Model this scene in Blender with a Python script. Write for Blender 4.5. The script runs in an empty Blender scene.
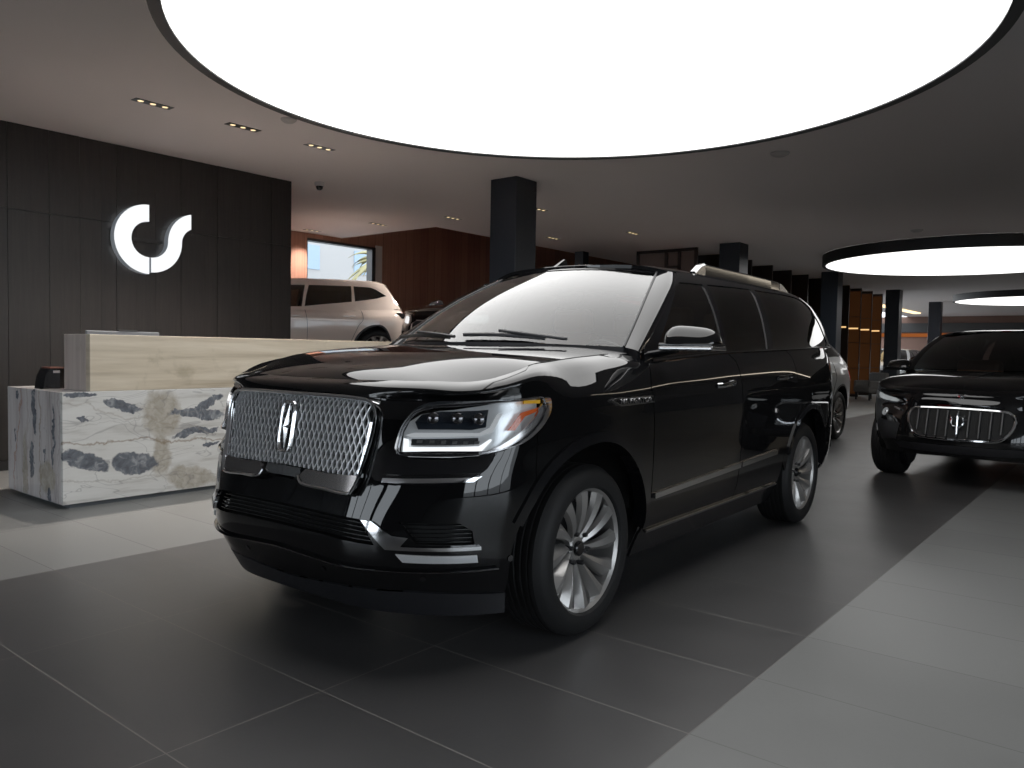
import bpy, bmesh, math, random
from mathutils import Vector, Matrix
from mathutils.geometry import delaunay_2d_cdt
random.seed(7)
C = bpy.context.scene.collection
PI = math.pi
import numpy as np
def cubw(K, t):
    """cardinal weights of the natural cubic spline with knots K at t -> (N, n)"""
    K = np.asarray(K, float); t = np.atleast_1d(np.asarray(t, float)); n = len(K)
    h = np.diff(K)
    Am = np.zeros((n, n)); Bm = np.zeros((n, n)); Am[0, 0] = Am[-1, -1] = 1
    for i in range(1, n-1):
        Am[i, i-1] = h[i-1]; Am[i, i] = 2*(h[i-1]+h[i]); Am[i, i+1] = h[i]
        Bm[i, i-1] = 6/h[i-1]; Bm[i, i] = -6/h[i-1]-6/h[i]; Bm[i, i+1] = 6/h[i]
    M2 = np.linalg.solve(Am, Bm)                      # second derivatives = M2 @ data
    tc = np.clip(t, K[0], K[-1])
    j = np.clip(np.searchsorted(K, tc, side='right')-1, 0, n-2)
    a = (K[j+1]-tc)/h[j]; b = 1-a
    I = np.eye(n)
    return a[:, None]*I[j]+b[:, None]*I[j+1]+(((a**3-a)*h[j]**2/6)[:, None])*M2[j]+(((b**3-b)*h[j]**2/6)[:, None])*M2[j+1]
def cub(K, V, t):
    r = cubw(K, t) @ np.asarray(V, float)
    return r if np.ndim(t) else r[0]
class Surf:
    """C2 tensor product surface through a net of points, optionally mirrored across y=0"""
    def __init__(s, ks, kv, net): s.ks = np.array(ks, float); s.kv = np.array(kv, float); s.net = np.array(net, float)
    def __call__(s, a, b):
        a = np.atleast_1d(np.asarray(a, float)); b = np.atleast_1d(np.asarray(b, float))
        return np.einsum('ni,ijk,nj->nk', cubw(s.ks, a), s.net, cubw(s.kv, b))
    def normal(s, a, b):
        e = 2e-3
        a = np.clip(np.atleast_1d(np.asarray(a, float)), s.ks[0]+e, s.ks[-1]-e)
        b = np.clip(np.atleast_1d(np.asarray(b, float)), s.kv[0]+e, s.kv[-1]-e)
        da = s(a+e, b)-s(a-e, b); db = s(a, b+e)-s(a, b-e)
        n = np.cross(da, db); return n/np.maximum(np.linalg.norm(n, axis=1), 1e-12)[:, None]

# ---------------------------------------------------------------- big black car: surfaces (x forward, y left, z up; front axle at x=0)
HX = [-.75, -.5, -.2, 0, .2, .4, .6, .7, .775, .86]
HZ = [1.335, 1.326, 1.312, 1.300, 1.283, 1.258, 1.220, 1.192, 1.15, 1.06]
def hood_z(x, y):
    x = np.asarray(x, float); y = np.abs(np.asarray(y, float))
    z = cub(HX, HZ, np.atleast_1d(x)).reshape(x.shape) if x.ndim else cub(HX, HZ, float(x))
    t = np.clip((.50-y)/.10, 0, 1); dome = t*t*(3-2*t)
    fade = np.clip((.78-x)/.25, 0, 1)
    c = np.clip((x-.25)/.45, 0, 1)
    return z-.044*(y/.86)**4-.042*c*c*(3-2*c)*np.clip(y/.68, 0, 1.3)**2.5
def belt(x): return np.interp(x, [-4.4, -3.7, -2.4, -1.6, -.65, .3], [1.362, 1.352, 1.312, 1.29, 1.236, 1.19])
BV = [.20, .34, .43, .53, .66, .80, .93, 1.03, 1.11, 1.19, 1.25, 1.30]
PROF = [.89, .945, .982, 1.0, 1.008, 1.012, 1.012, 1.010, 1.002, .985, .960, .930]
XF = [.84, .92, .958, .965, .94, .905, .882, .866, .848]
DYF = [-.06, -.04, -.02, -.01, .01, .01, .01, .0, -.01]
FC = [(1.62, .905, 0, 1), (1.30, .898, .30, 1), (1.08, .868, .50, 1), (.92, .80, .66, .9), (.76, .71, .79, .75), (.60, .58, .895, .5), (.40, .40, .955, .2)]
E30 = [(.775, 0), (.765, .3), (.735, .48), (.67, .625), (.58, .745), (.47, .815), (.32, .850)]
E25 = [(.818, 0), (.81, .3), (.785, .50), (.725, .65), (.64, .77), (.525, .86), (.36, .91)]
E19 = [(.838, 0), (.832, .3), (.805, .51), (.742, .665), (.662, .79), (.55, .885), (.385, .942)]
def body_net():
    ks = []; net = []
    for i, (s, x, y, w) in enumerate(FC):
        col = []
        hz = float(hood_z(E30[i][0], E30[i][1]))
        hk = [0, 0, .006, .036, .042, .014, 0][i]
        for j, v in enumerate(BV):
            if j <= 8:
                if 6 <= j <= 8: x, y = FC[i][1]-hk, FC[i][2]-hk*.4
                else: x, y = FC[i][1], FC[i][2]
                dx = XF[j]-.905; k = [0, 0, .4, .8, 1, 1, .9][i]
                z = v if j < 7 else (min(v, hz-.11) if j == 7 else min(v, hz-.075))
                col.append((x+dx*w, y+DYF[j]*k, z))
            elif j == 9: col.append((*E19[i], hz-.045))
            elif j == 10: col.append((*E25[i], hz-.018))
            else: col.append((*E30[i], hz))
        ks.append(s); net.append(col)
    for x in (.2, 0, -.2, -.42, -.6, -.8, -1.1, -1.5, -1.9, -2.3, -2.7, -3.1, -3.5, -3.75):
        col = []; bz = float(belt(x))
        t = np.clip((x+.80)/.42, 0, 1); t = t*t*(3-2*t)                 # 1 on the fender, 0 on the doors
        hz = float(hood_z(x, .858)); tap = 0 if x > -3 else .05*((-3-x)/1.0)**2
        fl = .010*np.exp(-(x/.34)**2)+.010*np.exp(-((x+3.112)/.38)**2)
        for j, v in enumerate(BV):
            y = PROF[j]+(fl if 2 <= j <= 8 else 0)-tap-(.02 if x > .1 else 0)
            zd = v if j <= 8 else 1.11+(v-1.11)*(bz-1.11)/.19
            if j >= 9:
                yf, zf = [(.962, hz-.075), (.918, hz-.028), (.858, hz)][j-9]
                if x > .1: yf -= .008
                y = y*(1-t)+yf*t; zd = zd*(1-t)+zf*t
            elif j == 8: zd = zd*(1-t)+min(1.11, hz-.135)*t
            col.append((x, y, zd))
        ks.append(x); net.append(col)
    # rear corner and tail
    RC = [(-3.98, -3.98, .935), (-4.14, -4.12, .872), (-4.28, -4.225, .775), (-4.45, -4.30, .64), (-4.75, -4.335, .36), (-5.12, -4.345, 0)]
    for s, x, y in RC:
        col = []; bz = float(belt(x))
        for j, v in enumerate(BV):
            zd = v if j <= 8 else 1.11+(v-1.11)*(bz-1.11)/.19
            dx = [.30, .22, .12, .02, -.01, 0, .01, .015, .02, .03, .04, .055][j]; k = min(1, max(0, (-3.9-s)/.5))
            yy = y+(PROF[j]-1.012)*min(1, y/.8)
            col.append((x+dx*k, max(yy, 0), zd))
        ks.append(s); net.append(col)
    o = np.argsort(ks); return np.array(ks)[o], BV, np.array(net)[o]
BODY = Surf(*body_net())
# greenhouse side: a = x, b = 0 (belt) .. 1 (roof gutter)
def roof_g(x): return np.interp(x, [-4.25, -3.9, -3.4, -2.6, -1.9, -1.4, -.5], [1.775, 1.802, 1.812, 1.812, 1.805, 1.793, 1.76])
GX = [-4.25, -4.05, -3.8, -3.4, -2.9, -2.4, -1.9, -1.4, -.9, -.5]
GV = [0, .12, .3, .5, .7, .86, 1.0]
GY = [.930, .912, .880, .838, .785, .730, .655]
def green_net():
    net = []
    for x in GX:
        b = float(belt(x)); r = float(cub(GX, [roof_g(q) for q in GX], x)); tap = 0 if x > -3 else .055*((-3-x)/1.0)**2
        col = []
        for f, y in zip(GV, GY):
            zf = b+(r-b)*f
            col.append((x+(.10*f if x < -4.2 else 0), y-tap*(1-.3*f)+(0 if x < -.8 else -.0), zf))
        net.append(col)
    return GX, GV, np.array(net)
GREEN = Surf(*green_net())
# windshield: a = y, b = 0 (cowl) .. 1 (roof header)
def wind_net():
    Y = [-1, -.75, -.4, 0, .4, .75, 1]; V = [0, .33, .66, 1.0]
    net = []
    for q in Y:
        bot = np.array([-.30-.25*abs(q)**2.2, .82*q, 1.330-.015*abs(q)**2])
        top = np.array([-1.235-.12*abs(q)**2.2, .588*q, 1.826-.040*abs(q)**2])
        col = []
        for v in V:
            p = bot*(1-v)+top*v; bul = .03*4*v*(1-v)
            col.append((p[0]+bul*.55, p[1]*(1+.03*4*v*(1-v)), p[2]+bul*.85))
        net.append(col)
    return Y, V, np.array(net)
WIND = Surf(*wind_net())
# roof: a = x, b = -1..1
def roof_net():
    X = [-4.2, -3.9, -3.4, -2.6, -1.9, -1.5, -1.22]
    V = [-1, -.8, -.4, 0, .4, .8, 1]
    net = []
    for x in X:
        cz = float(np.interp(x, [-4.2, -3.9, -3.4, -2.6, -1.9, -1.5, -1.22], [1.825, 1.845, 1.857, 1.864, 1.862, 1.850, 1.833]))
        gz = float(cub(GX, [roof_g(q) for q in GX], x)); yw = .655-(0 if x > -3 else .055*.7*((-3-x)/1.0)**2)
        col = []
        for v in V:
            u = abs(v); f = .35*u**2+.65*u**6
            xx = x-(.13*u**2.2 if x > -1.3 else 0)
            col.append((xx, yw*v, cz+(gz-cz)*f))
        net.append(col)
    return X, V, np.array(net)
ROOF = Surf(*roof_net())

# ---------------------------------------------------------------- object helpers
def link(o, parent=None):
    C.objects.link(o)
    if parent is not None: o.parent = parent
    return o
def mesh_obj(name, V, F, mat, parent=None, smooth=False, LN=None, loc=None):
    me = bpy.data.meshes.new(name)
    me.from_pydata([tuple(map(float, v)) for v in V], [], [tuple(int(i) for i in f) for f in F]); me.update()
    if smooth or LN is not None: me.polygons.foreach_set('use_smooth', [True]*len(me.polygons))
    if LN is not None: me.normals_split_custom_set([tuple(map(float, n)) for n in LN])
    if mat is not None: me.materials.append(mat)
    o = bpy.data.objects.new(name, me); link(o, parent)
    if loc is not None: o.location = loc
    return o
def tag(o, label=None, cat=None, group=None, kind=None):
    if label: o['label'] = label
    if cat: o['category'] = cat
    if group: o['group'] = group
    if kind: o['kind'] = kind
    return o
def empty(name, label, cat, loc=(0, 0, 0), rz=0, group=None):
    o = bpy.data.objects.new(name, None); link(o); o.location = loc; o.rotation_euler = (0, 0, rz); o.empty_display_size = .2
    return tag(o, label, cat, group)
def copy_tree(o, parent=None):
    c = o.copy(); C.objects.link(c); c.parent = parent
    for ch in list(o.children): copy_tree(ch, c)
    return c
class MB:
    """collects geometry for ONE mesh"""
    def __init__(s): s.V = []; s.F = []; s.S = []
    def add(s, V, F, smooth=False):
        b = len(s.V); s.V += [tuple(v) for v in V]; s.F += [tuple(i+b for i in f) for f in F]; s.S += [smooth]*len(F); return s
    def box(s, x0, x1, y0, y1, z0, z1, bev=0):
        if bev:
            bm = bmesh.new(); bmesh.ops.create_cube(bm, size=1)
            for v in bm.verts: v.co = Vector((x0+(v.co.x+.5)*(x1-x0), y0+(v.co.y+.5)*(y1-y0), z0+(v.co.z+.5)*(z1-z0)))
            bmesh.ops.bevel(bm, geom=bm.edges[:], offset=bev, segments=2, affect='EDGES', profile=.5)
            bm.verts.index_update()
            s.add([v.co[:] for v in bm.verts], [[v.index for v in f.verts] for f in bm.faces]); bm.free(); return s
        V = [(x, y, z) for z in (z0, z1) for y in (y0, y1) for x in (x0, x1)]
        return s.add(V, [(0, 2, 3, 1), (4, 5, 7, 6), (0, 1, 5, 4), (2, 6, 7, 3), (0, 4, 6, 2), (1, 3, 7, 5)])
    def prism(s, poly, axis, a, b):
        """polygon (list of 2D) extruded along axis from a to b"""
        n = len(poly)
        def P(q, w): return (w, q[0], q[1]) if axis == 0 else ((q[0], w, q[1]) if axis == 1 else (q[0], q[1], w))
        V = [P(q, a) for q in poly]+[P(q, b) for q in poly]
        return s.add(V, [tuple(range(n))[::-1], tuple(range(n, 2*n))]+[(i, (i+1) % n, n+(i+1) % n, n+i) for i in range(n)])
    def tube(s, pts, r, n=8, closed=False, cap=True, flat=None, up=None):
        """sweep of a circle/ellipse (r or list of r; flat = (ru, rv) scale) along pts"""
        pts = [Vector(p) for p in pts]; m = len(pts); V = []; F = []
        prev = None
        for i, p in enumerate(pts):
            a = pts[(i-1) % m] if (closed or i > 0) else p; b = pts[(i+1) % m] if (closed or i < m-1) else p
            t = (b-a).normalized()
            if prev is None:
                u = Vector(up) if up is not None else (Vector((0, 0, 1)) if abs(t.z) < .9 else Vector((1, 0, 0)))
            else: u = prev
            if up is not None: u = Vector(up)
            u = (u-t*u.dot(t)).normalized(); v = t.cross(u); prev = u
            rr = r[i] if isinstance(r, (list, tuple)) else r
            fu, fv = flat if flat else (1, 1)
            for k in range(n):
                an = 2*PI*k/n+(PI/4 if n == 4 else 0); V.append(p+u*(rr*fu*math.cos(an))+v*(rr*fv*math.sin(an)))
        for i in range(m if closed else m-1):
            j = (i+1) % m
            for k in range(n): F.append((i*n+k, i*n+(k+1) % n, j*n+(k+1) % n, j*n+k))
        if cap and not closed: F.append(tuple(range(n))[::-1]); F.append(tuple(range((m-1)*n, m*n)))
        return s.add([tuple(v) for v in V], F, True)
    def lathe(s, prof, axis='y', n=48, c=(0, 0, 0), smooth=True):
        """profile [(r, h)] revolved about an axis through c"""
        V = []; F = []; m = len(prof)
        for k in range(n):
            a = 2*PI*k/n; co, si = math.cos(a), math.sin(a)
            for r, h in prof:
                if axis == 'y': V.append((c[0]+r*co, c[1]+h, c[2]+r*si))
                elif axis == 'z': V.append((c[0]+r*co, c[1]+r*si, c[2]+h))
                else: V.append((c[0]+h, c[1]+r*co, c[2]+r*si))
        for k in range(n):
            j = (k+1) % n
            for i in range(m-1):
                F.append((k*m+i, k*m+i+1, j*m+i+1, j*m+i))
        return s.add(V, F, smooth)
    def build(s, name, mat, parent=None, sharp=35, bevel=0):
        bm = bmesh.new(); vs = [bm.verts.new(v) for v in s.V]
        for f, sm in zip(s.F, s.S):
            if len(set(f)) < 3: continue
            try: fc = bm.faces.new([vs[i] for i in f]); fc.smooth = sm
            except ValueError: pass
        bmesh.ops.recalc_face_normals(bm, faces=bm.faces[:])
        me = bpy.data.meshes.new(name); bm.to_mesh(me); bm.free()
        if mat is not None: me.materials.append(mat)
        if any(s.S):
            try: me.set_sharp_from_angle(angle=math.radians(sharp))
            except Exception: pass
        o = bpy.data.objects.new(name, me); return link(o, parent)

# ---------------------------------------------------------------- materials
def new_mat(name):
    m = bpy.data.materials.new(name); m.use_nodes = True; nt = m.node_tree
    for n in list(nt.nodes): nt.nodes.remove(n)
    out = nt.nodes.new('ShaderNodeOutputMaterial'); return m, nt, out
def setp(b, **k):
    names = dict(col='Base Color', rough='Roughness', metal='Metallic', spec='Specular IOR Level', coat='Coat Weight', coatr='Coat Roughness', ecol='Emission Color', estr='Emission Strength', trans='Transmission Weight', ior='IOR', alpha='Alpha')
    for q, v in k.items():
        i = b.inputs[names[q]]
        i.default_value = (*v, 1) if q in ('col', 'ecol') else v
def pbr(name, col, rough=.5, metal=0, noise=None, bump=None, **k):
    m, nt, out = new_mat(name); b = nt.nodes.new('ShaderNodeBsdfPrincipled'); nt.links.new(b.outputs[0], out.inputs[0])
    setp(b, col=col, rough=rough, metal=metal, **k)
    if noise or bump:
        tc = nt.nodes.new('ShaderNodeTexCoord'); nz = nt.nodes.new('ShaderNodeTexNoise'); nz.inputs['Scale'].default_value = (noise or bump)[0]; nz.inputs['Detail'].default_value = 5
        nt.links.new(tc.outputs['Object'], nz.inputs['Vector'])
        if noise:
            mp = nt.nodes.new('ShaderNodeMapRange'); mp.inputs[3].default_value = max(0, rough-noise[1]); mp.inputs[4].default_value = rough+noise[1]
            nt.links.new(nz.outputs['Fac'], mp.inputs[0]); nt.links.new(mp.outputs[0], b.inputs['Roughness'])
        if bump:
            bp = nt.nodes.new('ShaderNodeBump'); bp.inputs['Strength'].default_value = bump[1]; bp.inputs['Distance'].default_value = .01
            nt.links.new(nz.outputs['Fac'], bp.inputs['Height']); nt.links.new(bp.outputs[0], b.inputs['Normal'])
    return m
def emis(name, col, s):
    m, nt, out = new_mat(name); e = nt.nodes.new('ShaderNodeEmission'); e.inputs[0].default_value = (*col, 1); e.inputs[1].default_value = s
    nt.links.new(e.outputs[0], out.inputs[0]); return m
def thin_glass(name, tint, ior=1.5, boost=1.0, rough=0.0):
    m, nt, out = new_mat(name); N = nt.nodes.new
    t = N('ShaderNodeBsdfTransparent'); t.inputs[0].default_value = (*tint, 1)
    g = N('ShaderNodeBsdfGlossy'); g.inputs['Roughness'].default_value = rough; g.inputs[0].default_value = (1, 1, 1, 1)
    f = N('ShaderNodeFresnel'); f.inputs['IOR'].default_value = ior
    # facing sides alike, so that a single sheet reflects the same from both sides
    geo = N('ShaderNodeNewGeometry'); vm = N('ShaderNodeVectorMath'); vm.operation = 'SCALE'
    mm = N('ShaderNodeMath'); mm.operation = 'MULTIPLY_ADD'; nt.links.new(geo.outputs['Backfacing'], mm.inputs[0]); mm.inputs[1].default_value = 0; mm.inputs[2].default_value = 1
    lw = N('ShaderNodeLayerWeight'); lw.inputs[0].default_value = .5
    p = N('ShaderNodeMath'); p.operation = 'POWER'; nt.links.new(lw.outputs['Facing'], p.inputs[0]); p.inputs[1].default_value = 4.2
    r0 = ((ior-1)/(ior+1))**2
    ma = N('ShaderNodeMath'); ma.operation = 'MULTIPLY_ADD'; nt.links.new(p.outputs[0], ma.inputs[0]); ma.inputs[1].default_value = (1-r0)*boost; ma.inputs[2].default_value = r0*boost; ma.use_clamp = True
    mx = N('ShaderNodeMixShader'); nt.links.new(ma.outputs[0], mx.inputs[0]); nt.links.new(t.outputs[0], mx.inputs[1]); nt.links.new(g.outputs[0], mx.inputs[2])
    nt.links.new(mx.outputs[0], out.inputs[0])
    for n in (f, vm, mm, geo): nt.nodes.remove(n)
    return m
class G:
    """tiny node-graph helper"""
    def __init__(s, nt): s.nt = nt
    def n(s, t, **k):
        o = s.nt.nodes.new(t)
        for a, v in k.items(): setattr(o, a, v)
        return o
    def m(s, op, a, b=None, c=None, clamp=False):
        o = s.nt.nodes.new('ShaderNodeMath'); o.operation = op; o.use_clamp = clamp
        for i, v in enumerate((a, b, c)):
            if v is None: continue
            if isinstance(v, (int, float)): o.inputs[i].default_value = v
            else: s.nt.links.new(v, o.inputs[i])
        return o.outputs[0]
    def l(s, a, b): s.nt.links.new(a, b)
    def mix(s, f, a, b):
        o = s.nt.nodes.new('ShaderNodeMix'); o.data_type = 'RGBA'
        if isinstance(f, (int, float)): o.inputs[0].default_value = f
        else: s.nt.links.new(f, o.inputs[0])
        for i, v in ((6, a), (7, b)):
            if isinstance(v, tuple): o.inputs[i].default_value = (*v, 1)
            else: s.nt.links.new(v, o.inputs[i])
        return o.outputs[2]
    def noise(s, vec, scale, detail=4, rough=.5, dist=0):
        o = s.nt.nodes.new('ShaderNodeTexNoise'); o.inputs['Scale'].default_value = scale; o.inputs['Detail'].default_value = detail; o.inputs['Roughness'].default_value = rough; o.inputs['Distortion'].default_value = dist
        if vec is not None: s.nt.links.new(vec, o.inputs['Vector'])
        return o.outputs['Fac']
    def ramp(s, f, stops):
        o = s.nt.nodes.new('ShaderNodeValToRGB'); cr = o.color_ramp
        while len(cr.elements) < len(stops): cr.elements.new(.5)
        for e, (p, c) in zip(cr.elements, stops): e.position = p; e.color = (*c, 1) if isinstance(c, tuple) else (c, c, c, 1)
        s.nt.links.new(f, o.inputs[0]); return o.outputs[0]
    def mapping(s, vec, scale=(1, 1, 1), loc=(0, 0, 0), rot=(0, 0, 0)):
        o = s.nt.nodes.new('ShaderNodeMapping'); o.inputs['Scale'].default_value = scale; o.inputs['Location'].default_value = loc; o.inputs['Rotation'].default_value = rot
        s.nt.links.new(vec, o.inputs['Vector']); return o.outputs[0]

# ---------------------------------------------------------------- trimmed patches of a surface
def pip(P, poly):
    """points in polygon (numpy)"""
    x, y = P[:, 0], P[:, 1]; ins = np.zeros(len(P), bool); n = len(poly)
    for i in range(n):
        x0, y0 = poly[i]; x1, y1 = poly[(i+1) % n]
        if y0 == y1: continue
        c = ((y0 > y) != (y1 > y)) & (x < (x1-x0)*(y-y0)/(y1-y0)+x0); ins ^= c
    return ins
def area2(p): return sum(p[i][0]*p[(i+1) % len(p)][1]-p[(i+1) % len(p)][0]*p[i][1] for i in range(len(p)))
def inset(poly, g, keep=None):
    p = [np.array(q, float) for q in poly]; n = len(p); s = 1 if area2(poly) > 0 else -1; out = []
    for i in range(n):
        a, b, c = p[i-1], p[i], p[(i+1) % n]
        d1 = (b-a)/max(1e-9, np.linalg.norm(b-a)); d2 = (c-b)/max(1e-9, np.linalg.norm(c-b))
        n1 = np.array([-d1[1], d1[0]])*s; n2 = np.array([-d2[1], d2[0]])*s
        m = n1+n2; l = np.linalg.norm(m)
        m = n1 if l < 1e-6 else m/l; k = g/max(.4, float(m@n1)); q = b+m*k
        if keep is not None and abs(b[0]-keep) < 1e-6: q[0] = b[0]
        out.append(tuple(q))
    return out
def smooth_poly(pts, n=4, closed=True):
    """Catmull-Rom through the points"""
    P = [np.array(p, float) for p in pts]; m = len(P); out = []
    for i in range(m if closed else m-1):
        p0 = P[(i-1) % m] if closed or i > 0 else P[i]; p1 = P[i]; p2 = P[(i+1) % m]; p3 = P[(i+2) % m] if closed or i < m-2 else P[i+1]
        for k in range(n):
            t = k/n; out.append(tuple(.5*((2*p1)+(-p0+p2)*t+(2*p0-5*p1+4*p2-p3)*t*t+(-p0+3*p1-3*p2+p3)*t**3)))
    if not closed: out.append(tuple(P[-1]))
    return out
def arc(cx, cy, r, a0, a1, n=14, sx=1, sy=1):
    return [(cx+sx*r*math.cos(math.radians(a0+(a1-a0)*i/n)), cy+sy*r*math.sin(math.radians(a0+(a1-a0)*i/n))) for i in range(n+1)]
def patch(S, outline, holes=(), off=0.0, lip=.012, step=(.045, .04), gap=.0022, flip=1, center=None, thick=0.0):
    """trimmed piece of surface S as (V, F, loop normals); flip = sign of the surface normal; offset along it"""
    polys = [inset(outline, gap, center)]+[inset(h, -gap, center) for h in holes]
    V2 = []; ED = []
    for poly in polys:
        st = len(V2); n = len(poly); loop = []
        for i in range(n):
            a = np.array(poly[i]); b = np.array(poly[(i+1) % n]); k = max(1, int(math.ceil(max(abs(b[0]-a[0])/step[0], abs(b[1]-a[1])/step[1])/1.3)))
            for j in range(k): loop.append(tuple(a+(b-a)*j/k))
        V2 += loop; m = len(loop); ED += [(st+i, st+(i+1) % m) for i in range(m)]
    A = np.array(polys[0]); lo = A.min(0); hi = A.max(0)
    gx = np.arange(lo[0]+step[0]*.5, hi[0], step[0]); gy = np.arange(lo[1]+step[1]*.5, hi[1], step[1])
    if len(gx) and len(gy):
        X, Y = np.meshgrid(gx, gy); X = X+(np.arange(len(gy)) % 2)[:, None]*step[0]*.5*0
        Q = np.stack([X.ravel(), Y.ravel()], -1); ok = pip(Q, polys[0])
        for h in polys[1:]: ok &= ~pip(Q, h)
        Q = Q[ok]; B = np.array(V2)
        if len(Q):
            d = (((Q[:, None]-B[None])/np.array(step))**2).sum(-1).min(1); Q = Q[d > .2]
            V2 += [tuple(q) for q in Q]
    r = delaunay_2d_cdt([Vector(v) for v in V2], ED, [], 0, 1e-6)
    P2 = np.array([tuple(v) for v in r[0]]); T = np.array([tuple(f) for f in r[2] if len(f) == 3])
    ce = P2[T].mean(1); ok = pip(ce, polys[0])
    for h in polys[1:]: ok &= ~pip(ce, h)
    T = T[ok]
    P = S(P2[:, 0], P2[:, 1]); N = S.normal(P2[:, 0], P2[:, 1])*flip
    P = P+N*off
    a, b, c = P[T[:, 0]], P[T[:, 1]], P[T[:, 2]]; fn = np.cross(b-a, c-a); sw = (fn*N[T].mean(1)).sum(1) < 0
    T[sw] = T[sw][:, ::-1]
    V = [tuple(p) for p in P]; F = [tuple(t) for t in T]; LN = [tuple(N[i]) for t in T for i in t]
    if lip:
        cnt = {}
        for t in T:
            for i in range(3):
                e = (t[i], t[(i+1) % 3]); k = (min(e), max(e)); cnt.setdefault(k, []).append(e)
        mp = {}
        for k, l in cnt.items():
            if len(l) != 1: continue
            i, j = l[0]
            if center is not None and abs(P2[i][0]-center) < 1e-4 and abs(P2[j][0]-center) < 1e-4: continue
            for q in (i, j):
                if q not in mp: mp[q] = len(V); V.append(tuple(P[q]-N[q]*lip))
            f = (j, i, mp[i], mp[j]); F.append(f)
            pn = np.cross(np.array(V[f[1]])-np.array(V[f[0]]), np.array(V[f[3]])-np.array(V[f[0]])); pn = pn/max(1e-12, np.linalg.norm(pn))
            LN += [tuple(pn)]*4
    return V, F, LN
def mirror_geo(g):
    V, F, LN = g; V2 = [(x, -y, z) for x, y, z in V]; F2 = [f[::-1] for f in F]; LN2 = []; i = 0
    for f in F:
        k = len(f); l = LN[i:i+k]; i += k; LN2 += [(x, -y, z) for x, y, z in l[::-1]]
    return V2, F2, LN2
def join_geo(*gs):
    V = []; F = []; LN = []
    for v, f, l in gs:
        b = len(V); V += v; F += [tuple(i+b for i in q) for q in f]; LN += l
    return V, F, LN
def put(name, g, mat, parent): return mesh_obj(name, g[0], g[1], mat, parent, LN=g[2])
def side_patches(name, mat, parent, S, outline, label=None, sides=(1, -1), **k):
    """the same piece on the left and the right of a car, one object each"""
    g = patch(S, outline, **k); out = []
    for s in sides:
        o = put(name, g if s > 0 else mirror_geo(g), mat, parent); out.append(o)
        if label: o['label'] = label
    return out
def both_patch(name, mat, parent, S, outline, **k):
    g = patch(S, outline, **k); return put(name, join_geo(g, mirror_geo(g)), mat, parent)

# ---------------------------------------------------------------- materials used by the cars
M = {}
M['paint'] = pbr('gloss_black_paint', (.0045, .0045, .005), .025, 0, spec=.5)
M['gloss'] = pbr('gloss_black_trim', (.006, .006, .007), .07)
M['plastic'] = pbr('black_plastic', (.012, .012, .014), .45, bump=(900, .08))
M['dark'] = pbr('shadow_black', (.004, .004, .004), .8)
M['under'] = pbr('underbody', (.006, .006, .006), .7)
M['chrome'] = pbr('chrome', (.82, .83, .85), .08, 1)
M['satin'] = pbr('satin_chrome', (.55, .55, .56), .22, 1)
M['darkchrome'] = pbr('dark_chrome', (.16, .16, .17), .12, 1)
M['grille'] = pbr('grille_metal', (.88, .89, .92), .36, .55)
M['rim'] = pbr('machined_rim', (.44, .43, .42), .34, .8, noise=(40, .06))
M['rimdark'] = pbr('dark_rim', (.05, .05, .052), .4, .7)
M['tire'] = pbr('tire_rubber', (.0085, .0085, .0090), .62, spec=.3, bump=(160, .10))
M['wind'] = thin_glass('windscreen_glass', (.62, .66, .63), 1.5, 1.3)
M['tint'] = thin_glass('tinted_glass', (.018, .020, .021), 1.5, 1.15)
M['front_glass'] = thin_glass('door_glass', (.16, .17, .17), 1.5, 1.2)
M['lens'] = thin_glass('lamp_lens', (.93, .95, .96), 1.45, 1.0)
M['silver'] = pbr('lamp_reflector', (.70, .72, .74), .30, .75, ecol=(.9, .95, 1.0), estr=.06)  # faint glow stands in for LED light falling on the reflector
M['projector'] = pbr('projector_black', (.03, .035, .045), .06, .3)
M['led'] = emis('led_white', (.93, .97, 1.0), 1.15)
M['leddim'] = emis('led_white_dim', (.85, .90, .95), .34)
M['amber'] = pbr('amber_reflector', (.85, .42, .03), .25, ecol=(.9, .45, .02), estr=.15)
M['orange'] = pbr('orange_reflector', (.62, .09, .015), .25, ecol=(.7, .10, .01), estr=.12)
M['lampbright'] = pbr('lamp_bowl', (.75, .77, .78), .25, .6, ecol=(.95, 1, 1), estr=.16)  # glow put into the material so the headlamp bowl looks brighter
M['wing'] = pbr('wing_metal', (.40, .37, .36), .16, .9)
M['slat'] = pbr('grille_slat', (.030, .032, .034), .45)
M['red'] = pbr('red_lamp', (.42, .008, .012), .12, ecol=(.8, .01, .02), estr=.25)
M['leather'] = pbr('tan_leather', (.20, .095, .055), .5)
M['greyint'] = pbr('grey_cabin', (.10, .10, .10), .6)
M['mirrorcap'] = M['paint']
M['white_paint'] = pbr('pearl_beige_paint', (.80, .68, .61), .12, 0, coat=.6, coatr=.02)
M['silver_paint'] = pbr('silver_paint', (.78, .80, .81), .25, .1, coat=.6, coatr=.02)
M['letters'] = pbr('badge_letters', (.75, .75, .76), .25, 1)

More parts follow.
